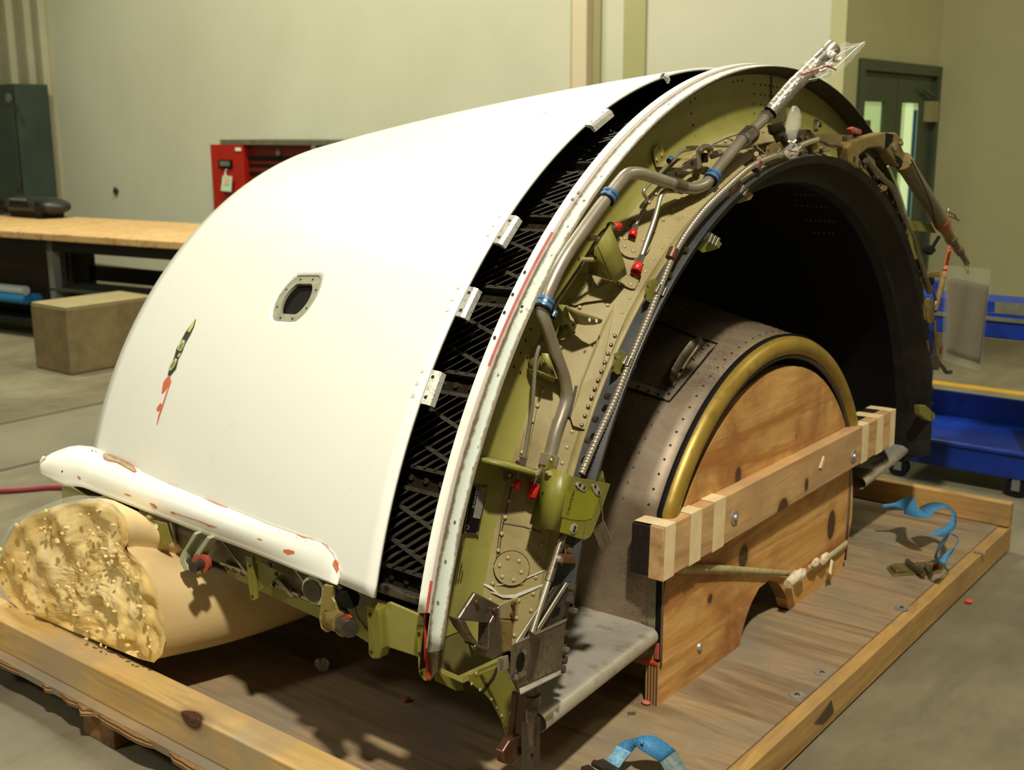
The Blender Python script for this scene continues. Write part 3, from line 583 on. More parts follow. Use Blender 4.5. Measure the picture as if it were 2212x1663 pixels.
# ---------------------------------------------------------------- thrust reverser half
TR=thing('thrust_reverser_half','white aircraft engine cowl half lying on the skid with opened cascade gap','engine part',(-2.1,2.83,0))
ZK=.185
def th_at(z,r,zc): return math.degrees(math.asin(max(-1,min(1,(z-zc)/r))))
# sleeve with round port
HX,HT=-2.108,38.8; NX,NTH=40,110
xs=[-1.545-1.325*i/NX for i in range(NX+1)]
def zs(x): return .487-.02*((-1.545-x)/1.325)
def sp(x,t,off=0): 
    zc=.182+.011*(-1.545-x)/1.325; return cyl(x,rs(x)+off,t,zc)
t_lo=[th_at(zs(x),rs(x),ZK) for x in xs]; T0=12.5
ths=[T0+(180-2*T0)*i/NTH for i in range(NTH+1)]
ix=[i for i,x in enumerate(xs) if abs(x-HX)<.12]; it=[j for j,t in enumerate(ths) if abs(math.radians(t-HT))*1.29<.115]
i0,i1,j0,j1=ix[0],ix[-1],it[0],it[-1]
B=MB(); V_=[[sp(x,(t if j else th_at(zs(x),rs(x),ZK))) for j,t in enumerate(ths)] for x in xs]
vs=[p for r in V_ for p in r]; m=NTH+1
B.add(vs,[(i*m+j,i*m+j+1,(i+1)*m+j+1,(i+1)*m+j) for i in range(NX) for j in range(NTH) if not(i0<=i<i1 and j0<=j<j1)])
loop=[(i0,j) for j in range(j0,j1)]+[(i,j1) for i in range(i0,i1)]+[(i1,j) for j in range(j1,j0,-1)]+[(i,j0) for i in range(i1,i0,-1)]
def holept(x,t,R,clip,off=0):
    dx=x-HX; ds=math.radians(t-HT)*1.29; a=math.atan2(ds,dx); u,v=R*math.cos(a),R*math.sin(a); v=max(-clip,min(clip,v)); return sp(HX+u,HT+math.degrees(v/1.29),off)
L0=[(xs[i],ths[j]) for i,j in loop]; nl=len(loop); base=[i*m+j for i,j in loop]; prev=base
for f in (.35,.7,1):
    n0=len(B.v); B.v+=[sp(*q).lerp(holept(*q,.080,.066),f) for q in L0]; cur=list(range(n0,n0+nl))
    B.f+=[(prev[k],prev[(k+1)%nl],cur[(k+1)%nl],cur[k]) for k in range(nl)]; prev=cur
build(B,'translating_sleeve',m_white,TR,smooth=True,ang=50,solid=.008)
SL=bpy.data.objects['translating_sleeve']
# port ring: recessed grey doubler with hole and screws
def ringloop(R,clip,off,n=48):
    o=[]
    for k in range(n):
        a=2*PI*k/n; u,v=R*math.cos(a),R*math.sin(a); v=max(-clip,min(clip,v)); o.append(sp(HX+u,HT+math.degrees(v/1.29),off))
    return o
def ringmesh(Ls):
    n=len(Ls[0]); B=MB(); B.add([p for l in Ls for p in l],[(i*n+k,i*n+(k+1)%n,(i+1)*n+(k+1)%n,(i+1)*n+k) for i in range(len(Ls)-1) for k in range(n)]); return B
m_doub=mottle('port_ring_grey',(140,138,112),(160,158,134),40,.6,bump=.3,bsc=400)
pr=build(ringmesh([ringloop(.082,.068,-.0035),ringloop(.052,.043,-.0035),ringloop(.052,.043,-.012)]),'port_ring',m_doub,TR)
build(ringmesh([ringloop(.0805,.0665,.0),ringloop(.0795,.0655,-.0035)]),'port_edge',flat('brown_cut_edge',(150,108,76),.7),TR)
build(MB().add(ringloop(.060,.05,-.05),[tuple(range(48))]),'port_cavity',m_black,TR)
for k in range(8):
    a=2*PI*(k+.5)/8; u,v=.066*math.cos(a),max(-.055,min(.055,.066*math.sin(a))); q=sp(HX+u,HT+math.degrees(v/1.29),-.0035); build(MB().disc(q,rad(q),.0028,.0008,10),'screw_hole',m_fleck,pr)
# added black sheet below sleeve, puts in the dark of the gap
build(MB().rev([(x,rs(x)-.012,ZK) for x in xs[::4]],T0+1,180-T0-1,60),'sleeve_dark_sheet',m_black,TR,smooth=True)
build(MB().rev([(-2.868,rs(-2.86)-.012,.193),(-2.86,1.0,.2)],6,174,60),'aft_light_block',m_black,TR)  # added black closure, blocks light at the open aft end
# decals on sleeve
rfS=lambda x:rs(x)
def hs(px,py,off=.0006,rf=None,zc=ZK):
    p=hit(px,py,rf or rs,zc)
    if rf is None:
        z_=.182+.011*(-1.545-p.x)/1.325; return sp(p.x,math.degrees(math.atan2(p.z-z_,YC-p.y)),off+.0006)
    return p+rad(p,zc)*off
def decal(L,name,mat,par,off=.0006,rf=None,zc=ZK):
    P=[hs(a,b,off,rf,zc) for a,b in L]; c=sum(P,V())/len(P); n=len(P); return build(MB().add(P+[c],[(k,(k+1)%n,n) for k in range(n)]),name,mat,par)
m_chipo=flat('orange_primer_chip',(214,108,70),.6); m_chipg=mottle('bare_patch_grey',(146,146,122),(176,174,130),50,.6,c3=(186,186,104)); m_chipd=flat('dark_bare_patch',(58,60,44),.6); m_chipy=flat('yellow_green_primer',(196,198,120),.6)
def strip(L,W,name,mat,par,off=.0006,rf=None,zc=ZK):    # thin mark along a pixel polyline
    B=MB(); up=[];lo=[]
    for i,(a,b) in enumerate(L):
        a0,b0=L[max(i-1,0)]; a1,b1=L[min(i+1,len(L)-1)]; d=math.hypot(a1-a0,b1-b0) or 1; nx,ny=-(b1-b0)/d,(a1-a0)/d; w=W[i] if isinstance(W,(list,tuple)) else W
        up.append(hs(a+nx*w,b+ny*w,off,rf,zc)); lo.append(hs(a-nx*w,b-ny*w,off,rf,zc))
    return build(B.grid([up,lo]),name,mat,par)
strip([(425,691),(418,705),(408,722),(398,740),(390,757),(383,775),(376,795),(367,812)],[.6,4,6,5.5,7,5,7,3],'paint_scrape',m_chipd,SL)
for L,W in (([(424,692),(417,706),(410,718)],[.5,3,2.5]),([(400,736),(394,748),(389,758)],[3,5.5,4]),([(392,764),(387,772)],[1.5,2]),([(384,776),(375,790),(369,800)],[2.5,5,3])): strip(L,W,'primer_spot',m_chipy,SL,.0012)
strip([(398,742),(393,750),(390,756)],[1.5,3.2,1.5],'primer_core',flat('sage_spot',(120,134,98),.6),SL,.0018); strip([(381,781),(375,790),(371,797)],[1,2.6,1],'primer_core',MATS['sage_spot'],SL,.0018)
strip([(368,814),(362,828),(356,842),(352,850)],[3,7,4,1],'primer_streak',m_chipo,SL); strip([(372,822),(362,850),(352,880),(345,900),(341,918)],[.8,1.2,1.6,1.6,.5],'primer_streak',m_chipo,SL); strip([(350,872),(344,884),(343,888)],[2,4,2],'primer_streak',m_chipo,SL)
for c in ((246,0),): pass
for (a,b) in ((990,620),(978,645),(967,668),(912,800),(901,827),(892,854),(1000+.3*265,60+.3*1350),(1000+.3*222,60+.3*1417),(1000+.3*182,60+.3*1487),(1193,231),(1178,242),(1164,251)):
    q=hs(a,b,.0002); rv=build(MB().disc(q,rad(q,ZK),.0045,.0007,12),'filled_rivet',mottle('filled_rivet_grey',(226,222,204),(206,200,180),80,.6) if 'filled_rivet_grey' not in MATS else MATS['filled_rivet_grey'],SL)
# ---- lower track fairing
def zbot(px): return .487-.04*max(0,(800-px)/650)
botpx=[(802,1292),(729,1264.7),(652,1236.8),(556,1197),(500,1175.5),(460,1161.8),(362,1122.8),(294.7,1097),(227,1071),(186,1055)]
bot=[un(a,b,2,zbot(a)) for a,b in botpx]
seampx=[(738,1236),(722,1196),(700,1172),(640,1152),(580,1130),(500,1097),(445,1075),(360,1040),(300,1012),(250,990),(205,971)]
seam=[hit(a,b,rs,ZK) for a,b in seampx]
def interp(L,x,k):
    L=sorted(L,key=lambda p:p.x)
    for a,b in zip(L,L[1:]):
        if a.x<=x<=b.x: return a.lerp(b,(x-a.x)/(b.x-a.x))
    return L[0].copy() if x<L[0].x else L[-1].copy()
rows=[]; xf=-1.655
for i in range(41):
    x=xf+(-2.75-xf)*i/40
    s=interp(seam,max(x,-2.868),0).copy(); s.x=x; b=interp(bot,x,0).copy(); b.x=x
    k=min(1,i/16)**.8; r=[]
    if x<-2.87: s.z=.517
    b.y=b.y if i>1 else b.y
    for j in range(13):
        t=j/12; p=s.lerp(b,t); out=.022*k*math.sin(PI*min(1,t*1.05)); p=p+V((0,-out,out*.55)); r.append(p)
    rows.append(r)
# nose
tipT=[(214,969),(199,964.6),(171,961.7),(150,964.5),(130,971),(112,978.5),(102,984),(96,988)]; tipB=[(178,1052),(166,1050),(152,1050),(140,1050),(120,1041),(104,1033),(92,1027),(85,1023)]; tipY=[1.700,1.70,1.69,1.67,1.655,1.64,1.625,1.61]
lx=rows[-1][0].x; ly=rows[-1]
for i,(a,b) in enumerate(zip(tipT,tipB)):
    s=un(*a,1,tipY[i]); e=un(*b,1,1.605); r=[]
    for j in range(13):
        t=j/12; p=s.lerp(e,t); out=.022*(1-(i/8)**2)*math.sin(PI*min(1,t*1.05)); r.append(p+V((0,-out,out*.55)))
    rows.append(r)
TF=build(MB().grid(rows),'track_fairing',m_white,TR,smooth=True,ang=70,solid=.006)
strip([(738,1238),(722,1196),(700,1172),(640,1152),(580,1130),(500,1097),(445,1075),(360,1040),(308,1016)],1.1,'seam_ridge',flat('seam_shadow_white',(226,221,204),.6),SL,.0022)
# marks on the fairing, following its outer skin
from mathutils.bvhtree import BVHTree
_vs=[p for r in rows for p in r]; _m=13
bvh=BVHTree.FromPolygons(_vs,[(i*_m+j,i*_m+j+1,(i+1)*_m+j+1,(i+1)*_m+j) for i in range(len(rows)-1) for j in range(_m-1)])
def hf(a,b,off=.0008):
    d=ray(a,b).normalized(); h=bvh.ray_cast(CAM,d); return (h[0]-d*off*2) if h[0] is not None else hs(a,b,.0012+off)
def fdec(L,name,mat,off=.0008):
    P=[hf(*p,off) for p in L]
    if any(p is None for p in P): return
    c=sum(P,V())/len(P); n=len(P); build(MB().add(P+[c],[(k,(k+1)%n,n) for k in range(n)]),name,mat,TF)
def fstrip(L,W,name,mat,off=.0008):
    up=[];lo=[]
    for i,(a,b) in enumerate(L):
        a0,b0=L[max(i-1,0)]; a1,b1=L[min(i+1,len(L)-1)]; d=math.hypot(a1-a0,b1-b0) or 1; nx,ny=-(b1-b0)/d,(a1-a0)/d; w=W[i] if isinstance(W,(list,tuple)) else W
        p,q=hf(a+nx*w,b+ny*w,off),hf(a-nx*w,b-ny*w,off)
        if p is None or q is None: continue
        up.append(p);lo.append(q)
    if len(up)>1: build(MB().grid([up,lo]),name,mat,TF)
fdec([(222,982),(228,978),(250,985),(280,998),(290,1005),(296,1018),(290,1021),(275,1012),(262,1005),(250,999),(232,996),(223,990)],'bare_patch',m_chipo); fdec([(224,984),(229,980),(250,987),(279,1000),(288,1006),(293,1017),(289,1018),(275,1010),(262,1002),(250,997),(233,993),(225,989)],'bare_patch_core',m_chipg,.004)
for L,W in (([(268,1067),(276,1069),(284,1072)],[.6,1.8,.5]),([(324,1087),(332,1092),(339,1098)],[1,3.4,1.5]),([(369,1106),(374,1108),(380,1110)],[1.6,2.6,.8]),([(380,1109),(400,1116),(425,1124),(445,1132),(452,1136),(468,1139)],[.8,.7,.8,1.2,2,.6]),([(361,1120),(368,1123)],[.8,.8]),([(362,1042),(386,1052)],[1,.6]),([(440,1074),(452,1080),(470,1088),(492,1096)],[1,1.6,2,1]),([(612,1189),(622,1192),(636,1193)],[2,5.5,2.5]),([(640,1154),(655,1160),(676,1163)],[.6,1.4,1]),([(694,1170),(706,1178),(711,1184)],[.5,2,1.5]),([(556,1163),(566,1166)],[1,1]),([(168,1028),(172,1036)],[2,1])): fstrip(L,W,'primer_mark',m_chipo)
for L,W in (([(328,1091),(334,1096)],[1.5,2]),([(169,1028),(174,1034)],[1,1.5]),([(455,1081),(470,1087)],[.8,.8])): fstrip(L,W,'bare_spot',m_chipg,.0016)
for (a,b) in ((134,1018),(199,973),(207,975)): fdec([(a+2*math.cos(k),b+2.4*math.sin(k)) for k in (0,1,2,3,4,5)],'screw_hole',m_dull,.001)
for k in range(8): fdec([(527+k*19+1.8*math.cos(j),1114+k*7.6+2.4*math.sin(j)) for j in (0,1,2,3,4,5)],'filled_rivet',MATS['filled_rivet_grey'],.001)
fdec([(718,1219),(722,1210),(728,1208),(733,1216),(732,1228),(728,1238),(724,1230)],'edge_chip',m_chipo,.001); strip([(724,1212),(727,1222),(729,1230)],[1,2.6,1],'edge_chip_core',m_chipg,SL,.004)
# ---- front flange (white band, red seam, mint band)
def fl(prof,name,mat,par=TR,n=110,ts=None,te=None,closed=False,**k):
    return build(MB().rev(prof,ts,te,n,closed),name,mat,par,smooth=True,ang=40,**k)
ts=12.9
FL=fl([(-1.419,1.352,.182,ts,174),(-1.4195,1.3705,.182,ts,174),(-1.4015,1.364,.187,ts,174)],'front_flange',m_flangewhite,solid=.002)
fl([(-1.4015,1.364,.187,ts,174),(-1.399,1.3622,.187,ts,174)],'seam_band',m_mauve,FL); [fl([(-1.4035,1.3652,.187,a,b),(-1.3985,1.3626,.187,a,b)],'red_seam',m_red,FL,n=30) for a,b in ((12.9,15.5),(33.5,47))]; fl([(-1.399,1.3622,.187,ts,174),(-1.395,1.361,.188,ts,174)],'sealant_bead',m_mauve,FL); fl([(-1.395,1.3612,.188,10,174),(-1.393,1.3595,.189,10,174)],'grime_line',m_dirty,FL)
fl([(-1.393,1.3595,.189,9.6,174),(-1.3630,1.348,.1956,9.8,174),(-1.362,1.3475,.1956,9.8,174)],'mint_band',m_mint,FL,solid=.0025)
fl([(-1.3625,1.3470,.1956,9.7,174),(-1.375,1.338,.1955,9.7,174),(-1.414,1.33,.195,9.7,174)],'flange_skin',m_skin,FL)
for t in list(range(24,66,3)): 
    pass
rn=random.Random(5)
def onfl(px,py): return hs(px,py,.0007,lambda x:1.3595+(x+1.393)*(-.38),.19)
for (a,b) in ((1443,180),(1495,0),(1200+.1356*990,120+.1356*1585),(1200+.1356*1790,120+.1356*780),(1250,416),(1297,382),(1237,430),(1000+.2104*1240,250+.2104*875),(1000+.2104*1070,250+.2104*1140),(1190,552),(1240+.12*480,280+.12*840),(1240+.12*160,280+.12*1280)):
    if b<100: continue
    try: q=onfl(a,b)
    except Exception: continue
    build(MB().disc(q,rad(q),.0038,.0003,12),'fastener_stain',m_dull if rn.random()<.5 else m_dirty,FL)
for (a,b) in ((982,1128),(962,1213),(946,1302),(1031,966),(1020,1011),(1075,810),(1112,741),(1136,668),(1166,620)):
    q=onfl(a,b); build(MB().disc(q,rad(q),.0038,.0003,12),'fastener_stain',m_dirty,FL)
for (a,b) in ((1134,588),(1108,636),(1090,675),(1069,729),(1128,663)):
    q=hs(a,b,.0008,lambda x:1.370,.183); build(MB().disc(q,rad(q),.0034,.0004,12),'fastener_hole',m_fleck,FL)
# ---- green torque box: web, riveted plate, lip
WEB=build(MB().rev([(-1.414,1.332,.195,9.7,174),(-1.4145,1.24,.195,10,172),(-1.411,1.212,.195,9,172),(-1.400,1.195,.195,7,172)],0,0,110),'bulkhead_web',m_green,TR,smooth=True,ang=30)
def rp(x): return 1.195+(x+1.400)*(-.86)          # riveted plate radius
PL=build(MB().rev([(-1.400,1.195,.195,8,172),(-1.388,1.182,.195,8,172),(-1.34,1.142,.195,8,174),(-1.308,1.116,.198,8,176)],0,0,110),'riveted_plate',m_tan,TR,smooth=True,ang=50)
LP=build(MB().rev([(-1.308,1.116,.198,13,177),(-1.296,1.112,.20,13,177),(-1.264,1.094,.226,12,178),(-1.254,1.080,.24,12,178)],0,0,110),'duct_lip',m_slate,TR,smooth=True,ang=25)
build(MB().rev([(-1.254,1.080,.24,12,178),(-1.262,1.060,.24,11,178),(-1.292,1.0495,.235,10,178)],0,0,110),'inner_lip',mottle('shade_dark_lip',(20,18,14),(36,32,26),10,.5,spec=.25),LP,smooth=True,ang=25)  # near-black colour carries the shade on the inner side of the lip
build(MB().rev([(-1.314,1.122,.197,13,175),(-1.300,1.1155,.2,13,176),(-1.298,1.113,.2,13,176)],0,0,90),'lip_edge_strip',m_tan,LP,smooth=True,solid=.002)
build(MB().rev([(-1.292,1.0495,.235,8,178),(-1.32,1.046,.22,8,178),(-1.326,1.036,.215,8,178),(-1.36,1.036,.21,8,178)],0,0,90),'inner_bead',MATS['shade_dark_lip'],LP,smooth=True)
build(MB().rev([(-1.36,1.036,.21,3,178),(-1.9,1.06,.2,5,178),(-2.4,1.03,.2,7,178),(-2.84,.985,.2,8,178)],0,0,72),'duct_wall',m_black2,TR,smooth=True)
build(MB().rev([(-1.419,1.348,.182,8,172),(-1.424,1.20,.19,8,172),(-2.0,1.19,.19,8,172)],0,0,64),'cascade_dark_sheet',m_black,TR)  # added black sheet, stands for the unlit space behind the vanes
build(MB().rev([(-1.36,1.05,.21,5,177),(-1.42,1.20,.19,9,176),(-2.2,1.19,.19,10,175),(-2.84,1.10,.19,12,174)],0,0,64),'duct_outer_skin',m_black,TR)
build(MB().add([V((-2.84,1.7,.02)),V((-2.84,4.0,.02)),V((-2.84,4.0,1.3)),V((-2.84,1.7,1.3))],[(0,1,2,3)]),'added_aft_closure',m_black,TR) if False else None
# rivets: one dome mesh shared by all
bm=bmesh.new(); bmesh.ops.create_uvsphere(bm,u_segments=10,v_segments=6,radius=.0047)
for v in list(bm.verts):
    if v.co.z<-.0001: v.co.z=-.0003
    else: v.co.z*=.48
for f in bm.faces: f.smooth=True
RV=bpy.data.meshes.new('rivet'); bm.to_mesh(RV); bm.free(); RV.materials.append(m_rivet); RVD=RV.copy(); RVD.materials.clear(); RVD.materials.append(m_fleck); RVS=RV.copy(); RVS.materials.clear(); RVS.materials.append(m_dull); RVR=RV.copy(); RVR.materials.clear(); RVR.materials.append(m_copper)
def rivet(P,nrm,par,me=RV,s=1,name='rivet'):
    o=bpy.data.objects.new(name,me); COL.objects.link(o); o.parent=par; o.matrix_parent_inverse=OFF[par.name].inverted()
    o.matrix_basis=M.Translation(V(P))@aim(nrm)@M.Scale(s,4); OFF[o.name]=M.Identity(4); return o
def plateN(P): n=rad(P); return (n*-1+V((1,0,0))*1.1).normalized()*1.0 if False else (V((.86,0,0))+n*1.0).normalized()
# the plate faces forward and outward seen from the flange side
def plN(P): return (V((.86,0,0))+rad(P)).normalized()
cnt=0
def row(r_,x_,t0,t1,step,me=RV,s=1,par=None,nf=plN,skip=()):
    t=t0; k=0
    while t<t1:
        if not any(a<t<b for a,b in skip): P=cyl(x_,r_,t); rivet(P,nf(P),par or PL,me,s)
        t+=math.degrees(step/r_); k+=1
row(rp(-1.388)+.001,-1.388,13,112,.034,RV,1)
row(rp(-1.324)+.0005,-1.324,9,44,.034,RV,.95); row(rp(-1.324),-1.324,44,80,.040,RV,.95)
row(rp(-1.345),-1.345,9.7,24,.036,RV,.95); row(rp(-1.350),-1.350,46,80,.046,RV,.95)
row(rp(-1.31),-1.31,24,43,.019,RVS,.85)
row(rp(-1.330),-1.330,84,130,.024,RVD,1.3)
wn=lambda P:V((1,0,0))
for t in list(range(14,34,3)): pass
for (a,b) in ((1136,735),(1125,762),(1139,771),(1111,792),(1124,804),(1147,711),(1141,813),(1372,300),(1355,330),(1319,282),(1300,1000)):
    if b>900: continue
    P=un(a,b,0,-1.4135); rivet(P,(1,0,0),WEB,RVD,.6)
for (a,b) in ((1502,213),(1492,221),(1494,245),(1498,270),(1501,294),(1422,263),(1412,272),(1584,177),(1594,175),(1604,174)): rivet(un(a,b,0,-1.4135),(1,0,0),WEB,RVD,.62)
for i in range(4):
    for j in range(7): rivet(un(1629+(j*9 if j else 0)+ (6 if j else 0),181.5+i*21.3+j*1.4,0,-1.4135),(1,0,0),WEB,RVD,.62) if not(i==3 and j) else None
build(MB().prism(pts([(1665,165),(1667,165),(1667,262),(1665,262)],0,-1.4135),(.002,0,0)),'web_joint',m_fleck,WEB)
row(1.3325,-1.385,95,150,.07,RVR,.9,FL,lambda P:rad(P)*-1)
# access covers on the plate
def planept(px,py):
    return hit2(px,py)
def hit2(px,py):          # camera ray against the plate cone, seen from outside
    d=ray(px,py).normalized(); lo=None
    g=lambda t:(lambda P:math.hypot(P.y-YC,P.z-ZC)-rp(P.x))(CAM+d*t)
    t=1.2; a=g(t)
    while t<4.5:
        b=g(t+.01); P=CAM+d*t
        if a*b<=0 and -1.42<P.x<-1.30:
            l,h=t,t+.01
            for _ in range(16):
                mm=(l+h)/2
                if g(l)*g(mm)<=0: h=mm
                else: l=mm
            return CAM+d*l
        t+=.01; a=b
    return un(px,py,0,-1.35)
def platepoly(L,name,mat,par=None,off=.0,th=.002):
    P=[hit2(*p) for p in L]; n=plN(sum(P,V())/len(P)); return build(MB().prism([p+n*off for p in P],n*th),name,mat,par or PL)
def circ(cx,cy,a,b,rot=0,n=28):
    return [(cx+a*math.cos(t)*math.cos(rot)-b*math.sin(t)*math.sin(rot),cy+a*math.cos(t)*math.sin(rot)+b*math.sin(t)*math.cos(rot)) for t in [2*PI*k/n for k in range(n)]]
for (cx,cy,a,b,rv) in ((1105,1227,38,37,((1097,1204),(1121,1211),(1079,1221),(1126,1235),(1085,1245),(1109,1252))),(1369,532,34,27,((1349,517),(1348,534),(1367,544),(1388,520),(1387,536)))):
    platepoly(circ(cx,cy,a+1.5,b+1.5),'cover_shadow_gap',m_fleck,None,.0005,.0006)
    o=platepoly(circ(cx,cy,a,b),'access_cover',m_tan,None,.001,.003)
    for (x_,y_) in rv: P=hit2(x_,y_)+plN(hit2(x_,y_))*.004; rivet(P,plN(P),o,RV,1)
# ---------------------------------------------------------------- cascade baskets in the gap
RC=1.27
CS=build(MB().rev([(-1.425,RC-.055,.19),(-1.46,RC-.05,.19)],8,172,60),'cascade_frame',m_vane,TR)
STR=[13.4+9.62*k for k in range(17)]
def rail(t,w=.008):
    for dt in (-1.05,1.05):
        a=cyl(-1.43,RC,t+dt,.19); b=cyl(-1.80,RC-.01,t+dt,.19); n=rad(a); tt=V((0,n.z,-n.y))
        mb=MB().prism([a+tt*w*.5,a-tt*w*.5,b-tt*w*.5,b+tt*w*.5],n*-.05); build(mb,'strongback',m_vane,CS)
    c=cyl(-1.45,RC-.022,t,.19); d=cyl(-1.8,RC-.022,t,.19); n=rad(c); tt=V((0,n.z,-n.y))
    pl=build(MB().prism([c+tt*.022,c-tt*.022,d-tt*.022,d+tt*.022],n*-.004),'joint_plate',m_fleck,CS)
    for k in range(5):
        q=cyl(-1.475-.042*k,RC-.022,t,.19); build(MB().disc(q,n,.007,.006,10),'bolt',m_dsteel,pl)
for t in STR: rail(t)
def surf(x,t,r=RC): return cyl(x,r,t,.19)
nv=0
for k,t in enumerate(STR[:-1]):
    t0,t1=t+1.1,t+8.5
    # two skewed ribs per bay
    for f in (.22,.66):
        a=surf(-1.66,t0+(t1-t0)*(f+.22)); b=surf(-1.43,t0+(t1-t0)*(f-.20)); n=rad(a); tt=V((0,n.z,-n.y))
        build(MB().prism([a+tt*.004,a-tt*.004,b-tt*.004,b+tt*.004],n*-.045),'rib',m_vane,CS)
    vis=t<85
    B=MB()
    for j in range(12):
        # vanes cross the bay on a skew and lean aft
         
        xa=-1.82+.029*j+.029; P=[surf(xa+.21*q,t0+(t1-t0)*q) for q in (0,.34,.67,1)]; P=[p for p in P if p.x<-1.425]
        if len(P)<2: continue
        rows_=[P,[p-rad(p)*.016+V((-.020,0,0)) for p in P]]
        if vis: build(MB().grid(rows_),'vane',m_vane,CS,solid=.0022,soff=0); nv+=1
        else: B.grid(rows_)
    if not vis and B.v: o=build(B,'vanes',m_vane,CS,solid=.002,soff=0); o['kind']='stuff'
# stub fittings on the sleeve edge
m_fit=mottle('fitting_aluminium',(190,184,168),(212,208,192),30,.35,.4,c3=(90,82,70))
for (p0,p1,wd_) in (((1106,462),(1069,522),14),((1015,617),(984,680),12),((938,798),(910,870),16),((1318,232),(1283,266),14),((1504,151),(1464,158),10)):
    a=hs(p0[0]-4,p0[1],.001); b=hs(p1[0]-4,p1[1],.001); a.x=b.x=-1.545; n=rad(a); 
    a2=a+V((-.012,0,0)); b2=b+V((-.012,0,0))
    mb=MB(); prof=[(.006,-.004),(.020,-.005),(.027,-.010),(.030,-.022),(.025,-.024),(.018,-.014),(.006,-.009)]
    A_=[a+V((dx,0,0))+n*(dr+.002) for dx,dr in prof]; nb=rad(b); B_=[b+V((dx,0,0))+nb*(dr+.002) for dx,dr in prof]; k=len(prof)
    mb.add(A_+B_,[tuple(range(k))[::-1],tuple(range(k,2*k))]+[(i,(i+1)%k,k+(i+1)%k,k+i) for i in range(k)]); o=build(mb,'slider_fitting',m_fit,SL)
    for f in (.2,.8):
        q=a.lerp(b,f)+V((.013,0,0))+n*-.0035; build(MB().disc(q,n,.004,.0015,10),'screw',m_fleck,o)
# ---------------------------------------------------------------- core cowl
KX=-1.332; KZ=.181; AN=29
def rc(x): return .655+.2*(KX-x)
def csec(x,r=None,n=40,zb=.10):
    r=r or rc(x); out=[]; t=math.radians(AN); yl=YC-r*math.cos(t); yr=YC+r*math.cos(t); zt=KZ+r*math.sin(t)
    for k in range(6): out.append(V((x,yl,zb+(zt-zb)*k/6)))
    for k in range(n+1): a=t+(PI-2*t)*k/n; out.append(V((x,YC-r*math.cos(a),KZ+r*math.sin(a))))
    for k in range(1,7): out.append(V((x,yr,zt+(zb-zt)*k/6)))
    return out
CC=build(MB().grid([csec(KX-.0-.06*i) for i in range(22)]),'core_cowl',m_core,TR,smooth=True,ang=60,solid=.01)
# brass edge ring as an arc tube
def arc(x,r,a0,a1,n=60,zc=KZ): return [cyl(x,r,a0+(a1-a0)*k/n,zc) for k in range(n+1)]
BR=build(MB().grid([[p for p in csec(x,r)][4:-4] for x,r in ((-1.346,.656),(-1.333,.656),(-1.322,.650),(-1.315,.640),(-1.313,.628),(-1.316,.616),(-1.324,.608),(-1.334,.603))]),'edge_ring',m_brass,TR,smooth=True,ang=60)
build(MB().grid([csec(x,r)[1:-1] for x,r in ((-1.350,.658),(-1.350,.661),(-1.342,.662),(-1.336,.6595))]),'ring_seal',m_black,TR,smooth=True)
build(MB().grid([csec(x,r)[4:-4] for x,r in ((-1.332,.607),(-1.326,.603),(-1.326,.597),(-1.334,.594))]),'inner_seal',m_slate,TR,smooth=True)
build(MB().grid([csec(x,.592) for x in (-1.38,-1.9)]),'core_inner_wall',m_black,TR)
# cowl fastener rows
cn=lambda P:rad(P,KZ)
for (x,off) in ((-1.375,0),(-1.44,0)):
    t=30; 
    while t<130:
        P=cyl(x,rc(x)+.0003,t,KZ); rivet(P,cn(P),CC,RVD if x>-1.4 else RVS,.72); t+=3.4
# access door with ribbed edge on the cowl: outline by pixel on the cone
def hc(px,py,off=.001): 
    P=hit(px,py,rc,KZ,1.5,4.5)
    return P+rad(P,KZ)*off if P else None
def cpoly(L,name,mat,par=CC,off=.0008,th=.0015):
    P=[hc(a,b,off) for a,b in L]; P=[p for p in P if p]; c=sum(P,V())/len(P); n=len(P); return build(MB().add(P+[c],[(k,(k+1)%n,n) for k in range(n)]),name,mat,par,solid=th)
def cstrip(L,W,name,mat,par=CC,off=.0012): return strip(L,W,name,mat,par,off,rc,KZ)
cstrip([(1396,690),(1440,703),(1500,728),(1550,743),(1535,760),(1515,785),(1490,815),(1468,842),(1446,868),(1410,857),(1365,842),(1345,834)],2.2,'door_seal',m_black)
cstrip([(1350,825),(1380,834),(1410,845),(1443,856)],8,'door_frame_strip',m_ramp,CC,.0009)
for (a,b) in ((1380,836),(1402,845),(1423,853),(1445,851),(1519,737),(1530,747)): P=hc(a,b,.002); rivet(P,cn(P),CC,RVD,.9)
P=[hc(*p,.001) for p in ((1458,839),(1470,815),(1488,785),(1508,757),(1521,741))]; Q=[hc(*p,.001) for p in ((1443,832),(1454,806),(1470,777),(1492,748),(1514,735))]
build(MB().grid([[p+rad(p,KZ)*.003 for p in P],[p.lerp(q,.35)+rad(p,KZ)*.004 for p,q in zip(P,Q)],[q+rad(q,KZ)*.014 for q in Q],[q+rad(q,KZ)*.0005+V((-.004,0,0)) for q in Q]]),'handle_lip',m_dull,CC,smooth=True,ang=40,solid=.002)
for (a,b) in ((1455,833),(1475,803),(1497,776),(1519,755)): P=hc(a,b,.006); rivet(P,cn(P),CC,RVS,1.1)
cpoly([(1423,664),(1455,652),(1490,644),(1523,653),(1490,657),(1470,664),(1450,676)],'manila_strip',mottle('manila_label',(120,110,56),(136,124,68),20,.7))
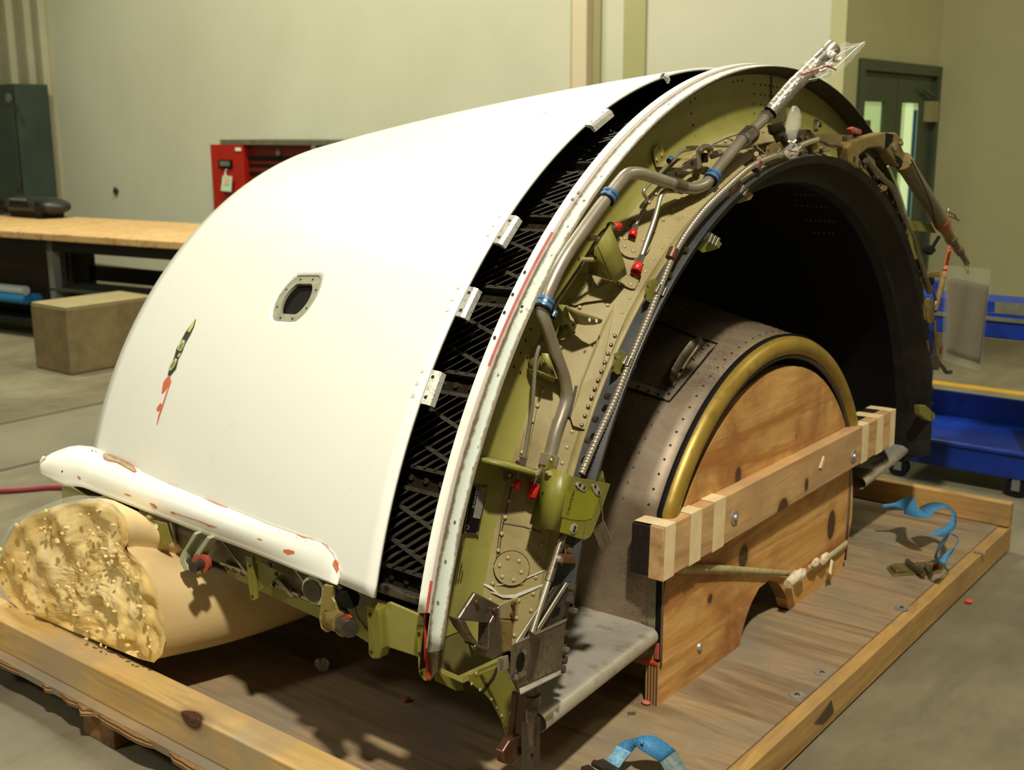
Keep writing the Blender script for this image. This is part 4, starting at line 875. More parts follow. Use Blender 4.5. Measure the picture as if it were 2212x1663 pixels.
# lower side skirt with black seams
yS=YC-rc(KX)*math.cos(math.radians(AN))
sk1=build(MB().box((-1.43,yS-.006,.115),(-1.345,yS+.004,.36)),'side_skirt',mottle('skirt_grey_green',(108,104,78),(126,122,94),6,.5,c3=(84,78,58)),TR,bevel=.003)
build(MB().box((-1.342,yS-.008,.12),(-1.334,yS+.004,.46)),'skirt_seal',m_black,TR); build(MB().box((-1.438,yS-.008,.12),(-1.431,yS+.004,.37)),'skirt_seal',m_black,TR); build(MB().box((-1.43,yS-.009,.105),(-1.336,yS+.004,.118)),'skirt_seal_foot',m_redhot,TR,bevel=.004); build(MB().box((-1.346,yS-.010,.125),(-1.333,yS-.004,.17)),'red_sealant',m_red,TR,bevel=.003)
build(MB().box((-1.56,yS-.012,.255),(-1.438,yS-.002,.315)),'skirt_tab',m_dull,TR,bevel=.004); build(MB().box((-1.56,yS-.013,.315),(-1.438,yS-.002,.321)),'skirt_seal',m_black,TR)
yR=YC+rc(KX)*math.cos(math.radians(AN)); build(MB().box((-1.345,yR-.004,.03),(-1.333,yR+.006,.30)),'skirt_seal',m_black,TR); build(MB().box((-1.340,yR+.0,.03),(-1.332,yR+.010,.10)),'red_sealant',m_red,TR,bevel=.003)
# ---------------------------------------------------------------- lower bifurcation ramps
def ramp(P1,P2,back,name):
    d=(P2-P1); mb=MB(); n=14; rr_=.021
    up=d.cross(V((-1,0,0))).normalized(); up=up if up.z>0 else -up
    prof=[]
    for k in range(13):
        a=math.radians(100-k*200/12); prof.append((rr_*math.cos(a)*1.0,rr_*math.sin(a)))
    rows_=[]
    for k in range(11):
        f=k/10; c=P1.lerp(P2,f); e=back[0].lerp(back[1],f)
        r=[e]+[c.lerp(e,.02)+V((-.0,0,0))+V((x_,0,0))+up*z_ for x_,z_ in prof]+[c+V((-.10,0,-.024))]
        r=[r[0]+up*rr_]+r[1:]
        rows_.append(r)
    return build(mb.grid(rows_),name,m_ramp,TR,smooth=True,ang=60)
P1,P2=un(1168,1566,0,-1.285),un(1412,1375,0,-1.345)
b1,b2=P1+V((-.50,.22,.03)),P2+V((-.42,.03,.022)); ramp(P1+V((0,-.0,0)),P2,(b1,b2),'lower_ramp')
P3,P4=un(1862,1045,0,-1.345),un(1963,966,0,-1.33); ramp(P3,P4,(P3+V((-.4,0,.02)),P4+V((-.45,.0,.02))),'lower_ramp')
# ---------------------------------------------------------------- big drain/pneumatic pipe
def pp(L,x): return [un(a,b,0,(x if not isinstance(x,(list,tuple)) else x[i])) for i,(a,b) in enumerate(L)]
XP=-1.342
_pc=[(1189,984),(1200,937),(1212,902),(1222,870),(1224,850),(1219,818),(1207,783),(1195,750),(1180,705),(1172,676),(1176,652),(1190,615),(1222,553),(1283,465),(1315,423),(1340,391),(1354,377),(1372,373.5),(1396,377.5),(1420,386),(1444,394),(1472,403),(1498,407),(1520,400),(1537,384),(1556,358),(1580,329),(1603,302)]
pipe=spline(pp(_pc,[-1.345-.004*min(1,i/8)+.034*max(0,(i-10)/17) for i in range(len(_pc))]),.01)
PI_=build(MB().tube(pipe,.0135,16),'main_pipe',m_steel,TR,smooth=True)
up_=[un(1603,302,0,-1.315),un(1656,252,0,-1.305)]; build(MB().tube(up_,.0125,16),'upper_pipe',m_steel,TR,smooth=True)
d_=(up_[1]-up_[0]).normalized(); c=un(1614,297,0,-1.313)
nut=build(MB().tube([c-d_*.014,c+d_*.026],.0225,6),'hex_nut',m_dull,PI_,bevel=.002); build(MB().tube([c-d_*.020,c-d_*.012],.020,20),'nut_collar',m_steel2,PI_,smooth=True)
c=un(1655,252,0,-1.305); build(MB().tube([c-d_*.006,c+d_*.004],.0185,6),'hose_collar',m_steel2,TR); 
# braided hose: woven relief from crossed helices
def hose(P,r,mat,name,par,turns=60,n=32,amp=.0012):
    P=spline(P,.0022); B=MB(); vs=[]; u=None
    for i,p in enumerate(P):
        t=(P[min(i+1,len(P)-1)]-P[max(i-1,0)]).normalized(); u=(u or t.cross(V((0,0,1))).normalized()); u=(u-t*u.dot(t)).normalized(); w2=t.cross(u)
        for k in range(n):
            a=2*PI*k/n; h=amp*(abs(math.sin(6*a+i*.30))*abs(math.sin(6*a-i*.30))*2-.8); vs.append(p+(u*math.cos(a)+w2*math.sin(a))*(r+h))
    B.add(vs,[(i*n+k,i*n+(k+1)%n,(i+1)*n+(k+1)%n,(i+1)*n+k) for i in range(len(P)-1) for k in range(n)]); return build(B,name,mat,par,smooth=True,ang=180)
H0,H1,H2=un(1664,243,0,-1.30),un(1715,185,0,-1.27),un(1767,134,0,-1.24)
HO=hose([H0,H0.lerp(H1,.5),H1,H1.lerp(H2,.5)+V((0,.002,.0)),H2],.0185,m_braid,'braided_hose',TR)
d2=(H2-H1).normalized(); build(MB().tube([H2-d2*.003,H2+d2*.028],.0195,24),'hose_ferrule',m_steel2,HO,smooth=True); build(MB().tube([H2+d2*.028,H2+d2*.042,H2+d2*.060],[.016,.021,.021],24),'hose_end',m_steel,HO,smooth=True)
# zip bag over the hose end
bag=thing('plastic_bag','clear zip bag taped over the raised end of the braided steel hose','bag',H2)
s=d2.cross(V((1,0,0))).normalized(); s=s if s.z<0 else -s
nn=d2.cross(s).normalized(); tip=un(1868,90,0,-1.22)
B=MB(); rows_=[]
for i in range(15):
    f=i/14; c=(H1.lerp(H2,.55)).lerp(tip,f); fl_=max(.12,1-max(0,f-.35)/.65*.95); wd2=.027+.004*math.sin(i*2.1)+(.010 if .15<f<.6 else 0); th2=.024*fl_**1.2
    if f>.72: wd2*=max(.04,(1-f)/.28)
    r=[]
    for k in range(25):
        a=2*PI*k/24; wob=1+.10*math.sin(a*5+i*1.3)+.06*math.sin(a*9-i*.7); r.append(c+s*(math.cos(a)*wd2*wob+.006*f)+nn*math.sin(a)*th2*wob)
    rows_.append(r)
build(MB().grid(rows_),'film',m_film,bag,smooth=True)
for L in ([(1776,112),(1800,108),(1840,100),(1868,90)],[(1800,150),(1822,130),(1850,104),(1868,90)],[(1790,132),(1815,116),(1845,100)],[(1748,172),(1772,166),(1802,150)],[(1742,150),(1758,150),(1780,140)]): build(MB().tube(spline(pts(L,0,-1.205),.01),.0009,5),'film_crease_glint',MATS.get('crease_glint_white') or flat('crease_glint_white',(246,246,238),.25),bag,smooth=True)  # white lines paint the bright streaks along the film folds
build(MB().tube([un(1730,162,0,-1.2),un(1788,142,0,-1.2),un(1806,151,0,-1.2)],.002,5),'zip_line',m_zip,bag)
for (a,b,r_,sd) in ((1795,118,.014,1),(1808,128,.012,2),(1790,140,.011,4),(1776,150,.010,7)): crumple(un(a,b,0,-1.215),r_,sd,'bunched_film',mottle('bunched_film_white',(220,218,204),(244,242,232),30,.3) if 'bunched_film_white' not in MATS else MATS['bunched_film_white'],bag,(1.0,1.4,.7),.4)
# small knotted bag on a line end
kb=thing('plastic_bag','small clear bag knotted on a tube end below the braided hose','bag',un(1710,290,0,-1.24))
B=MB(); rows_=[]
for (y0,cx_,hw,tk) in ((228,1716,4,.004),(236,1717,12,.010),(250,1716,17,.014),(270,1713,18,.015),(288,1710,14,.012),(300,1711,9,.009),(307,1712,5,.007),(312,1712,7,.008),(320,1711,14,.014),(332,1710,15,.015),(340,1709,9,.010),(343,1708,2,.003)):
    c=un(cx_,y0,0,-1.235); w3=hw/F*2.35; r=[]
    for k in range(21):
        a=2*PI*k/20; wob=1+.12*math.sin(a*4+y0*.11)+.07*math.sin(a*7-y0*.2); r.append(c+V((0,.55,0)).normalized()*math.cos(a)*w3*1.1*wob+V((.6,0,0))*math.cos(a)*w3*.4+V((1,0,0))*math.sin(a)*tk*wob)
    rows_.append(r)
build(MB().grid(rows_),'film',m_film,kb,smooth=True); build(MB().tube(pts([(1702,324),(1712,327),(1722,328)],0,-1.218),.0018,5),'zip_line',m_zip,kb)
build(MB().tube(pts([(1704,305),(1712,309),(1719,303)],0,-1.222),.0028,6),'knot',MATS['bunched_film_white'],kb,smooth=True)
# blue lined clamps on the pipes
def clamp(px,py,x,dirpx,r,par,w=.006,gap=.010):
    c=un(px,py,0,x); d=(un(px+dirpx[0],py+dirpx[1],0,x)-c).normalized()
    o=None
    for s_ in (-1,1):
        q=c+d*gap*.55*s_; o=build(MB().tube([q-d*w*.5,q+d*w*.5],r*1.32,24),'blue_cushion',m_blueclamp,par,smooth=True,ang=40)
    build(MB().tube([c-d*gap*.95,c-d*gap*.72],r*1.30,24).tube([c-d*.0035,c+d*.0035],r*1.22,24),'clamp_band',m_steel2,o,smooth=True,ang=40); build(MB().tube([c-d*gap*1.35,c-d*gap*.9],r*1.26,24),'rubber_rim',m_rubber,o,smooth=True,ang=40)
clamp(1315,423,-1.3410,(30,-48),.0135,PI_); clamp(1177,655,-1.3465,(10,-22),.0135,PI_); clamp(1539,382,-1.3210,(22,-34),.0138,PI_,.007,.011)
clamp(1448,343,-1.37,(12,-14),.0045,PI_,.004,.007); clamp(1197,678,-1.36,(8,-16),.0045,PI_,.004,.007)
# thin tubes
def tub(L,x,r,name='thin_tube',mat=m_steel,br_=.02): return build(MB().tube(bend(pp(L,x),br_,6),r,10),name,mat,TR,smooth=True)
T1=tub([(1131,990),(1150,880),(1157,770),(1200,655),(1255,575),(1300,502),(1318,490)],-1.37,.0042)
T2=tub([(1388,452),(1362,500)] if 0 else [(1366,500),(1400,433),(1387,414),(1420,380),(1470,326),(1510,319)],-1.375,.0042)
T3=tub([(1376,570),(1386,552),(1415,470),(1430,412),(1466,412),(1472,404)],-1.335,.0055)
T4=tub([(1540,315),(1600,315),(1680,318),(1704,320)],-1.36,.0042); 
T5=tub([(1708,346),(1650,352)],-1.30,.004)
build(MB().tube(pts([(1452,397),(1474,404)],0,-1.328),.0165,16),'pipe_tee',m_dull,PI_,smooth=True)
for k in (0,1,2): build(MB().tube(pts([(1452+k*4,393+k*3),(1455+k*4,412+k*3)],0,-1.318),.0012,6),'lock_wire',m_steel2,PI_)
# red plastic caps
def cap(a,b,x,ra,rb_,name='red_cap',nutr=.008,par=TR):
    p,q=un(*a,0,x),un(*b,0,x+.004); d=(q-p).normalized(); L_=(q-p).length
    o=build(MB().tube([p-d*L_*.9,p],nutr,6),'tube_nut',m_steel2,par); 
    cpx=build(MB().tube([p,p+d*L_*.35,p+d*L_*.36,q],[ra,ra,rb_,rb_*1.05],12,False),name,m_redcap,par,smooth=True,ang=30,solid=.0015); build(MB().disc(p+d*L_*.7,d,rb_*.8,.001,12),'cap_floor',flat('cap_inside',(120,14,10),.6),cpx)
    return cpx
cap((1369,499),(1365,511),-1.368,.0085,.0085); cap((1380,570),(1373,588),-1.328,.0095,.0115,nutr=.008); cap((1326,489),(1339,489),-1.36,.0085,.0085)
cap((1119,1036),(1117,1057),-1.36,.0065,.0085,nutr=.005); cap((1156,1044),(1150,1076),-1.345,.0115,.0125,nutr=.012)
build(MB().tube(pts([(1318,487),(1327,489)],0,-1.362),.008,12),'bulkhead_nut',m_dull,TR,smooth=True)
# nut under main pipe and its union
c=un(1189,984,0,-1.345); dn=(un(1183,1006,0,-1.345)-c).normalized(); build(MB().tube([c-dn*.002,c+dn*.024],.0215,6),'hex_nut',m_steel,PI_,bevel=.002); build(MB().tube([c+dn*.024,c+dn*.05],.0155,20),'threaded_union',m_steel2,PI_,smooth=True)
c=un(1131,990,0,-1.37); build(MB().tube([c-dn*.002,c+dn*.020],.0085,6),'hex_nut',m_dull,PI_)
# spiral conduit along the lip
cpx=[(1256,1024),(1266,1000),(1290,945),(1330,858),(1362,775),(1400,685),(1430,610),(1452,558),(1480,508),(1520,455),(1570,405),(1620,362),(1660,342),(1700,330),(1730,322)]
Pc=spline([un(a,b,0,-1.262) for a,b in cpx],.0013); B=MB(); vs=[]; n=10; u=None
for i,p in enumerate(Pc):
    t=(Pc[min(i+1,len(Pc)-1)]-Pc[max(i-1,0)]).normalized(); u=u or t.cross(V((1,0,0))).normalized(); u=(u-t*u.dot(t)).normalized(); w2=t.cross(u); r_=.0052+.0028*abs(math.sin(i*PI/6+.3))**.6
    for k in range(n): a=2*PI*k/n; vs.append(p+(u*math.cos(a)+w2*math.sin(a))*r_)
B.add(vs,[(i*n+k,i*n+(k+1)%n,(i+1)*n+(k+1)%n,(i+1)*n+k) for i in range(len(Pc)-1) for k in range(n)]); CD=build(B,'spiral_conduit',m_coil,TR,smooth=True,ang=180)
for (a,b,s_) in ((1452,548,.011),(1635,359,.011)): 
    P=un(a,b,0,-1.262); build(MB().tube([P+V((0,-.008,-.009)),P+V((0,.008,.009))],s_,16),'conduit_clamp',m_copper,CD,smooth=True)
# clip brackets on the lip
for (a,b,hw) in ((1408,628,1),(1338,783,1),(1522,520,1),(1590,415,.8),(1668,335,.8)):
    c=un(a,b,0,-1.266); o=build(MB().prism(pts([(a-12,b-20),(a+6,b-28),(a+22,b-6),(a+36,b+6),(a+30,b+16),(a+12,b+22),(a-6,b+26),(a-18,b+16)],0,-1.272),(.0025,0,0)),'clip_bracket',m_olive if hw==1 else m_cast,TR,bevel=.001)
    for k in range(3 if hw==1 else 2):
        L=[(a+12+k*7,b-16+k*4),(a+16+k*7,b-14+k*4),(a+9+k*7,b+4+k*4),(a+4+k*7,b+2+k*4)]; build(MB().prism(pts(L,0,-1.262),(.006,0,0)),'spring_clip',m_steel2,o,bevel=.0008)
    rivet(un(a-8,b-12,0,-1.269),(1,0,0),o,RVS,1); rivet(un(a-14,b+8,0,-1.269),(1,0,0),o,RVS,1)
for (a,b) in ((1444,594),(1426,632),(1395,697),(1310,855),(1285,905),(1268,950),(1480,540)): P=un(a-2,b,0,-1.268); build(MB().disc(P,(1,0,0),.007,.008,10),'lip_bolt',m_dsteel,LP,smooth=True)
# fastener ends showing on the dark duct wall
DW=bpy.data.objects['duct_wall']
def hfar(px,py,r=1.045,zc=.205):
    d=ray(px,py).normalized(); a=d.y**2+d.z**2; b=2*(d.y*(CAM.y-YC)+d.z*(CAM.z-zc)); c=(CAM.y-YC)**2+(CAM.z-zc)**2-r*r; D=b*b-4*a*c
    return CAM+d*((-b+D**.5)/2/a) if D>0 else None
for y0,x0,n_,st_ in ((393,1724,3,11),(417,1719,6,10.5),(441,1722,7,10.5),(473,1742,7,10),(500,1760,5,10)):
    for k in range(n_): P=hfar(x0+k*st_,y0+k*.6); P and rivet(P+rad(P)*-.003,rad(P)*-1,DW,RVS,.8)
# ---------------------------------------------------------------- brackets inside the torque box
def pl(L,x,th,name,mat,par=TR,bevel=.001,ax=0):
    off=[0,0,0]; off[ax]=-th if ax==0 else th
    return build(MB().prism(pts(L,ax,x),tuple(off)),name,mat,par,bevel=bevel)
def plx(L,th,name,mat,par=TR,off=(-.003,0,0),bevel=0):      # polygon with its own depth per corner: (px,py,x)
    return build(MB().prism([un(a,b,0,x) for a,b,x in L],off),name,mat,par,bevel=bevel)
def sheet(rows,name,mat,par=TR,th=.0025,ang=30): return build(MB().grid([[un(a,b,0,x) for a,b,x in r] for r in rows]),name,mat,par,smooth=True,ang=ang,solid=th)
# bracket with stamped holes
b1=sheet([[(1290,529,-1.325),(1305,565,-1.325),(1322,605,-1.325),(1327,611,-1.327)],[(1316,487,-1.325),(1334,530,-1.325),(1347,568,-1.325),(1352,592,-1.328)]],'hole_bracket',m_green)
platepoly([(1352,583),(1378,594),(1382,601),(1370,626),(1362,626),(1338,615),(1340,600)],'bracket_foot',m_tan,b1,.003,.003)
sheet([[(1290,529,-1.325),(1322,605,-1.325)],[(1272,552,-1.40),(1275,590,-1.40)],],'bracket_side',m_olive,b1)
for p in ((1305,517),(1327,529),(1327,577)): q=un(*p,0,-1.3245); build(MB().disc(q,(1,0,.0),.0045,.0008,10),'hole',m_fleck,b1)
for p in ((1371,601),(1361,617)): P=hit2(*p)+plN(hit2(*p))*.006; rivet(P,plN(P),b1,RV,1)
build(MB().tube(pts([(1252,560),(1285,561)],0,-1.35),.005,10).tube(pts([(1272,515),(1290,514)],0,-1.36),.006,10),'standoff_bolts',m_rivet,b1,smooth=True)
# upper bracket with four rivets and the open clamp
b2=pl([(1425,309.5),(1411,324),(1418,359),(1437,362),(1440,341),(1431,315)],-1.406,.003,'angle_bracket',m_green)
sheet([[(1418,359,-1.405),(1440,341,-1.405)],[(1475,362,-1.36),(1498,343,-1.36)]],'bracket_shelf',m_tan,b2)
for p in ((1427,317),(1415,327),(1430,335),(1419,345)): rivet(un(*p,0,-1.405),(1,0,0),b2,RV,1)
b3=pl([(1497,343),(1489,349),(1472,362),(1472,367),(1484,367),(1487,364),(1500,366),(1511,366),(1518,352),(1512,343)],-1.345,.003,'clamp_plate',m_dull); pl([(1481,321),(1486,315),(1509,314),(1504,324)],-1.345,.003,'clamp_arm',m_dull,b3); pl([(1505,323),(1510,315),(1514,323),(1516,362),(1508,366)],-1.343,.003,'clamp_upright',m_steel,b3)
pl([(1499,366),(1516,362),(1512,380),(1505,398)],-1.36,.004,'stand',m_olive,b3); pl([(1518,356),(1523,374),(1516,374)],-1.36,.003,'stand',m_green,b3)
build(MB().tube(spline(pts([(1511,328),(1518,318),(1528,316),(1536,322),(1535,334)],0,-1.34),.004),.0055,10),'open_clamp',m_steel2,b3,smooth=True); build(MB().tube(spline(pts([(1514,330),(1520,322),(1528,321),(1532,327),(1531,338)],0,-1.338),.004),.0042,8),'cushion',m_copper,b3,smooth=True); build(MB().tube(pts([(1520,332),(1521,350)],0,-1.35),.010,14),'rubber_sleeve',m_rubber,b3,smooth=True); build(MB().tube(pts([(1538,336),(1543,334)],0,-1.335),.005,10).tube(pts([(1546,333),(1556,330)],0,-1.33),.0085,6),'hex_bolt',m_dull,b3)
build(MB().disc(un(1495,351,0,-1.345),(1,0,0),.006,.002,12),'hole',m_fleck,b3)
# seams drawn as thin strips on the plate
def pseam(L,w=.0012,mat=m_fleck): 
    P=[hit2(*p) for p in L]; P=[p+plN(p)*.0008 for p in P]; build(MB().tube(P,w,4),'panel_seam',mat,PL)
pseam([(1250,640),(1300,560),(1345,507),(1400,440),(1440,392),(1500,337),(1540,312),(1570,298),(1600,288)],.0008); pseam([(1570,298),(1600,315),(1660,345)],.0008); pseam([(1085,1110),(1076,1170),(1070,1230)],.001); pseam([(1108,1040),(1098,1085),(1085,1140),(1078,1200)],.0012); pseam([(1085,1128),(1130,1136),(1170,1150)],.0008)
# mid box bracket
b4=sheet([[(1203,657,-1.37),(1210,701,-1.375),(1237,725,-1.385)],[(1223,659,-1.345),(1232,690,-1.36),(1245,698,-1.37)]],'box_bracket',m_green)
sheet([[(1223,659,-1.345),(1250,672,-1.325),(1285,683,-1.318),(1300,690,-1.318)],[(1245,697,-1.365),(1262,700,-1.345),(1282,700,-1.325),(1297,697,-1.318)]],'box_shelf',m_tan,b4)
for p in ((1273,691),(1288,693)): build(MB().disc(un(*p,0,-1.317),(1,0,0),.004,.001,10),'bright_hole',m_wtag,b4)
sheet([[(1210,701,-1.38),(1200,735,-1.39)],[(1228,712,-1.36),(1237,726,-1.37)]],'box_wall',m_olive,b4)
b5=sheet([[(1166,762,-1.375),(1163,800,-1.37)],[(1184,764,-1.35),(1201,816,-1.345)],],'lower_box_bracket',m_green); sheet([[(1163,800,-1.37),(1201,816,-1.345)],[(1140,796,-1.405),(1190,835,-1.40)]],'box_side',m_olive,b5); sheet([[(1140,780,-1.405),(1140,796,-1.405)],[(1166,762,-1.375),(1163,800,-1.37)]],'box_side',m_olive,b5)
for p in ((1174,787),(1193,804)): build(MB().disc(un(*p,0,-1.352),(1,0,0),.004,.003,10),'hole',m_fleck,b5)
for p in ((1223,682),(1238,702)): build(MB().disc(un(*p,0,-1.350),(1,0,0),.0035,.001,10),'hole',m_fleck,b4)
# doubler along the plate
b6=platepoly([(1326,660),(1300,706),(1251,833),(1246,838),(1231,905),(1236,921),(1261,930),(1299,810),(1345,700)],'doubler_plate',m_tan,PL,.007,.003)
build(MB().prism([hit2(*p)+plN(hit2(*p))*.006 for p in ((1241,834),(1250,836),(1233,905),(1226,900))],(.0015,0,0)),'dark_gap',m_fleck,b6)
for p in ((1297,805),(1290,824),(1283,842),(1276,861),(1269,880),(1262,900),(1255,920),(1304,786),(1311,767),(1318,748),(1326,729)): P=hit2(*p)+plN(hit2(*p))*.010; rivet(P,plN(P),b6,RVS,.95)
platepoly([(1222,655),(1300,620),(1340,600),(1330,640),(1300,650),(1262,655),(1240,662)],'gusset_plate',m_tan,PL,.004,.002)
# shelf bracket and vertical stiffeners low on the box
b7=sheet([[(1040,990,-1.372),(1098,1003,-1.345),(1155,1020,-1.318)],[(1040,998,-1.372),(1098,1012,-1.345),(1155,1029,-1.318)]],'shelf_bracket',m_olive,TR,.004)
sheet([[(1042,985,-1.41),(1100,995,-1.40),(1170,1012,-1.38)],[(1040,990,-1.372),(1098,1003,-1.345),(1155,1020,-1.318)]],'shelf_top',m_green,b7)
sheet([[(1155,1020,-1.318),(1155,1030,-1.318)],[(1172,1010,-1.33),(1171,1033,-1.33)]],'shelf_end',m_tan,b7)
for (a,b,c,d) in ((1150,830,1122,985),(1168,840,1140,985),(1195,905,1170,1000)): build(MB().tube([hit2(a,b),hit2(c,d)],.0012,4),'stiffener_edge',m_olive,PL)
pl([(1082,1010),(1110,1022),(1108,1033),(1089,1040),(1083,1030)],-1.37,.003,'gusset_tab',m_dull); rivet(un(1101,1026,0,-1.369),(1,0,0),TR,RV,1)
pl([(1121,996),(1136,996),(1138,1003),(1122,1003)],-1.37,.01,'bulkhead_fitting',m_dull)
# big olive bracket
b8=sheet([[(1178,1014,-1.318),(1165,1060,-1.318),(1146,1132,-1.318)],[(1198,1012,-1.288),(1186,1062,-1.288),(1170,1138,-1.288)],[(1216,1020,-1.266),(1204,1070,-1.266),(1190,1144,-1.266)],[(1235,1029,-1.256),(1223,1078,-1.256),(1207,1150,-1.256)]],'latch_bracket',m_olive,TR,.003,60)
pl([(1235,1029),(1319,1045),(1301,1098),(1281,1150),(1275,1160),(1264,1166),(1256,1165),(1207,1150),(1223,1078)],-1.2545,.003,'latch_face',m_olive,b8)
pl([(1226,1064),(1262,1058),(1295,1064),(1292,1085),(1278,1120),(1262,1124),(1232,1122),(1214,1116)],-1.2535,.0012,'bright_paint_patch',m_lime,b8,0); pl([(1214,1122),(1232,1125),(1236,1156),(1210,1149)],-1.2535,.0012,'bright_paint_patch',m_lime,b8,0)
pl([(1180,1014),(1184,992),(1188,985),(1194,984),(1199,990),(1196,1013)],-1.30,.003,'tab',m_olive,b8); build(MB().disc(un(1190.5,992,0,-1.299),(1,0,0),.0028,.001,10),'hole',m_wtag,b8)
sheet([[(1268,1030,-1.28),(1270,1040,-1.28)],[(1300,1016,-1.29),(1306,1044,-1.29)]],'latch_back_tab',m_green,b8)
m_plt=mottle('nutplate_bare_metal',(150,148,124),(186,184,160),60,.4,.4)
for L,hs_ in (([(1245,1047),(1248,1042),(1254,1041),(1264,1050),(1268,1056),(1265,1061),(1259,1061),(1249,1054)],((1253,1047),(1262,1054))),([(1279,1050),(1283,1045),(1290,1046),(1299,1062),(1298,1069),(1292,1071),(1287,1067),(1281,1057)],((1286,1051),(1294,1064))),([(1233,1147),(1236,1134),(1242,1130),(1248,1134),(1246,1146),(1241,1153),(1235,1152)],((1240,1146),(1242,1139)))):
    o=pl(L,-1.2515,.002,'nutplate',m_plt,b8,0)
    for p in hs_: build(MB().disc(un(*p,0,-1.2513),(1,0,0),.0038,.0008,10),'hole',m_fleck,o)
for p in ((1183,1021),(1203,1027)): build(MB().disc(un(p[0],p[1],0,-1.30),(.9,-.4,.2),.0055,.010,10),'pin',m_rivet,b8,smooth=True)
for p in ((1173,1065),(1164,1127)): build(MB().disc(un(*p,0,-1.302),(.9,-.5,0),.003,.001,8),'hole',m_fleck,b8)
build(MB().tube(pts([(1297,1068),(1300,1085),(1302,1120),(1323,1171)],0,-1.248),.0011,6),'safety_wire',m_steel2,b8,smooth=True)
pl([(1281,1146),(1305,1124),(1322,1170),(1300,1195)],-1.262,.0015,'hanging_tab',m_dull,TR,0)
# tension rod with copper clamp
ROD=[un(1216,1155,0,-1.27),un(1185,1255,0,-1.262)]; rd_=build(MB().tube(ROD,.0085,14),'latch_rod',m_dull,TR,smooth=True); build(MB().tube([ROD[1],un(1138,1400,0,-1.25)],.0062,12),'rod_end',m_steel,rd_,smooth=True)
build(MB().prism(pts([(1213,1198),(1242,1199),(1247,1207),(1246,1219),(1213,1217)],0,-1.252),(-.018,0,0)),'copper_clamp',m_copper,rd_,bevel=.004); build(MB().disc(un(1206,1207,0,-1.25),(1,0,0),.0085,.008,16,.006),'clamp_screw',m_steel,rd_,smooth=True)
pl([(1218,1172),(1228,1176),(1242,1186),(1241,1196),(1222,1196)],-1.27,.003,'clamp_tab',m_olive,rd_); build(MB().disc(un(1228,1188,0,-1.268),(1,0,0),.006,.005,12),'tab_rivet',m_dull,rd_,smooth=True)
# ---------------------------------------------------------------- lower front end fittings
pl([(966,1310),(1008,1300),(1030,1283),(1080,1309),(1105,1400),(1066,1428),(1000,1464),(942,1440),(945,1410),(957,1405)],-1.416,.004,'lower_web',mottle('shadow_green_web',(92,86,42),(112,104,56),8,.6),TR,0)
plate_low=sheet([[(1028,1281,-1.395),(1050,1230,-1.395),(1078,1150,-1.395)],[(1080,1308,-1.36),(1110,1250,-1.36),(1140,1160,-1.36)],[(1165,1280,-1.325),(1180,1240,-1.325),(1200,1160,-1.325)]],'lower_plate_skin',m_tan,TR,.002) if False else None
cst=pl([(1028,1280),(1079,1307),(1068,1352),(1058,1346),(1006,1341),(991,1337)],-1.335,.010,'grey_casting',m_dull,TR,.003)
for L in ([(991,1337),(1006,1341),(1020,1368),(1036,1392),(1028,1394),(1004,1362)],[(1058,1345),(1079,1308),(1082,1345),(1087,1412),(1064,1426),(1055,1420)],[(1030,1392),(1058,1400),(1056,1408),(1026,1396)]): pl(L,-1.333,.03,'casting_leg',m_dull,cst,.003)
for p in ((1028.5,1300),(1067,1317)): build(MB().disc(un(*p,0,-1.334),(1,0,0),.0055,.006,12),'casting_bolt',m_copper,cst,smooth=True)
c2=pl([(1079,1307),(1100,1297),(1165,1274),(1150,1320),(1142,1339),(1084,1337)],-1.345,.004,'fastener_block',m_tan,TR,.002)
for p in ((1107,1304),(1133,1308),(1105,1326),(1129,1328)): build(MB().disc(un(*p,0,-1.344),(1,0,0),.0055,.006,12),'block_bolt',m_copper if p[0]!=1133 else m_dull,c2,smooth=True)
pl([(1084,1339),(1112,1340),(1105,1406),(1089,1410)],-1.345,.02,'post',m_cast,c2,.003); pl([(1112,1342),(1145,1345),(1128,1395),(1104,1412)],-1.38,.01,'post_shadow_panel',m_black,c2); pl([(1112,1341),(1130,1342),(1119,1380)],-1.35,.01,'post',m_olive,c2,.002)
m_smear=mottle('white_sealant_smear',(186,178,156),(206,200,182),50,.5)
for L,W in (([(1060,1278),(1085,1288),(1110,1288),(1140,1276),(1175,1262)],[1,3,4,3.5,2]),([(1072,1262),(1090,1262),(1120,1255),(1160,1238),(1186,1228)],[.6,1,1.4,1.6,1]),([(1044,1262),(1062,1270),(1078,1285)],[2,4,2])):
    up=[];lo=[]
    for i,(a,b) in enumerate(L): up.append(hit2(a,b-W[i])+V((.002,-.001,.001))); lo.append(hit2(a,b+W[i])+V((.002,-.001,.001)))
    build(MB().grid([up,lo]),'sealant_smear',m_smear,PL)
# steel angle bracket, bolts and gussets
sb=pl([(1106,1395),(1112,1391),(1223,1345),(1212,1453),(1123,1497),(1117,1476),(1103,1467)],-1.235,.003,'steel_bracket',m_dull,TR,.001)
plx([(1108,1394,-1.234),(1223,1342,-1.234),(1225,1336,-1.262),(1222,1339,-1.262),(1130,1380,-1.262)],0,'top_flange',m_steel,sb,(.0,0,.0025)); plx([(1122,1487,-1.232),(1211,1447,-1.232),(1212,1454,-1.222),(1124,1498,-1.222)],0,'bottom_flange',m_ramp,sb,(.0,0,-.0025))
q=un(1124,1430,0,-1.2345); build(MB().prism([q+V((0,.012*math.cos(2*PI*k/18),.019*math.sin(2*PI*k/18))) for k in range(18)],(.0008,0,0)),'lightening_hole',m_black,sb)
pl([(1143,1360),(1170,1380),(1160,1430),(1152,1468),(1143,1472),(1139,1466),(1150,1400)],-1.233,.004,'slot_plate',m_dsteel,sb,.002)
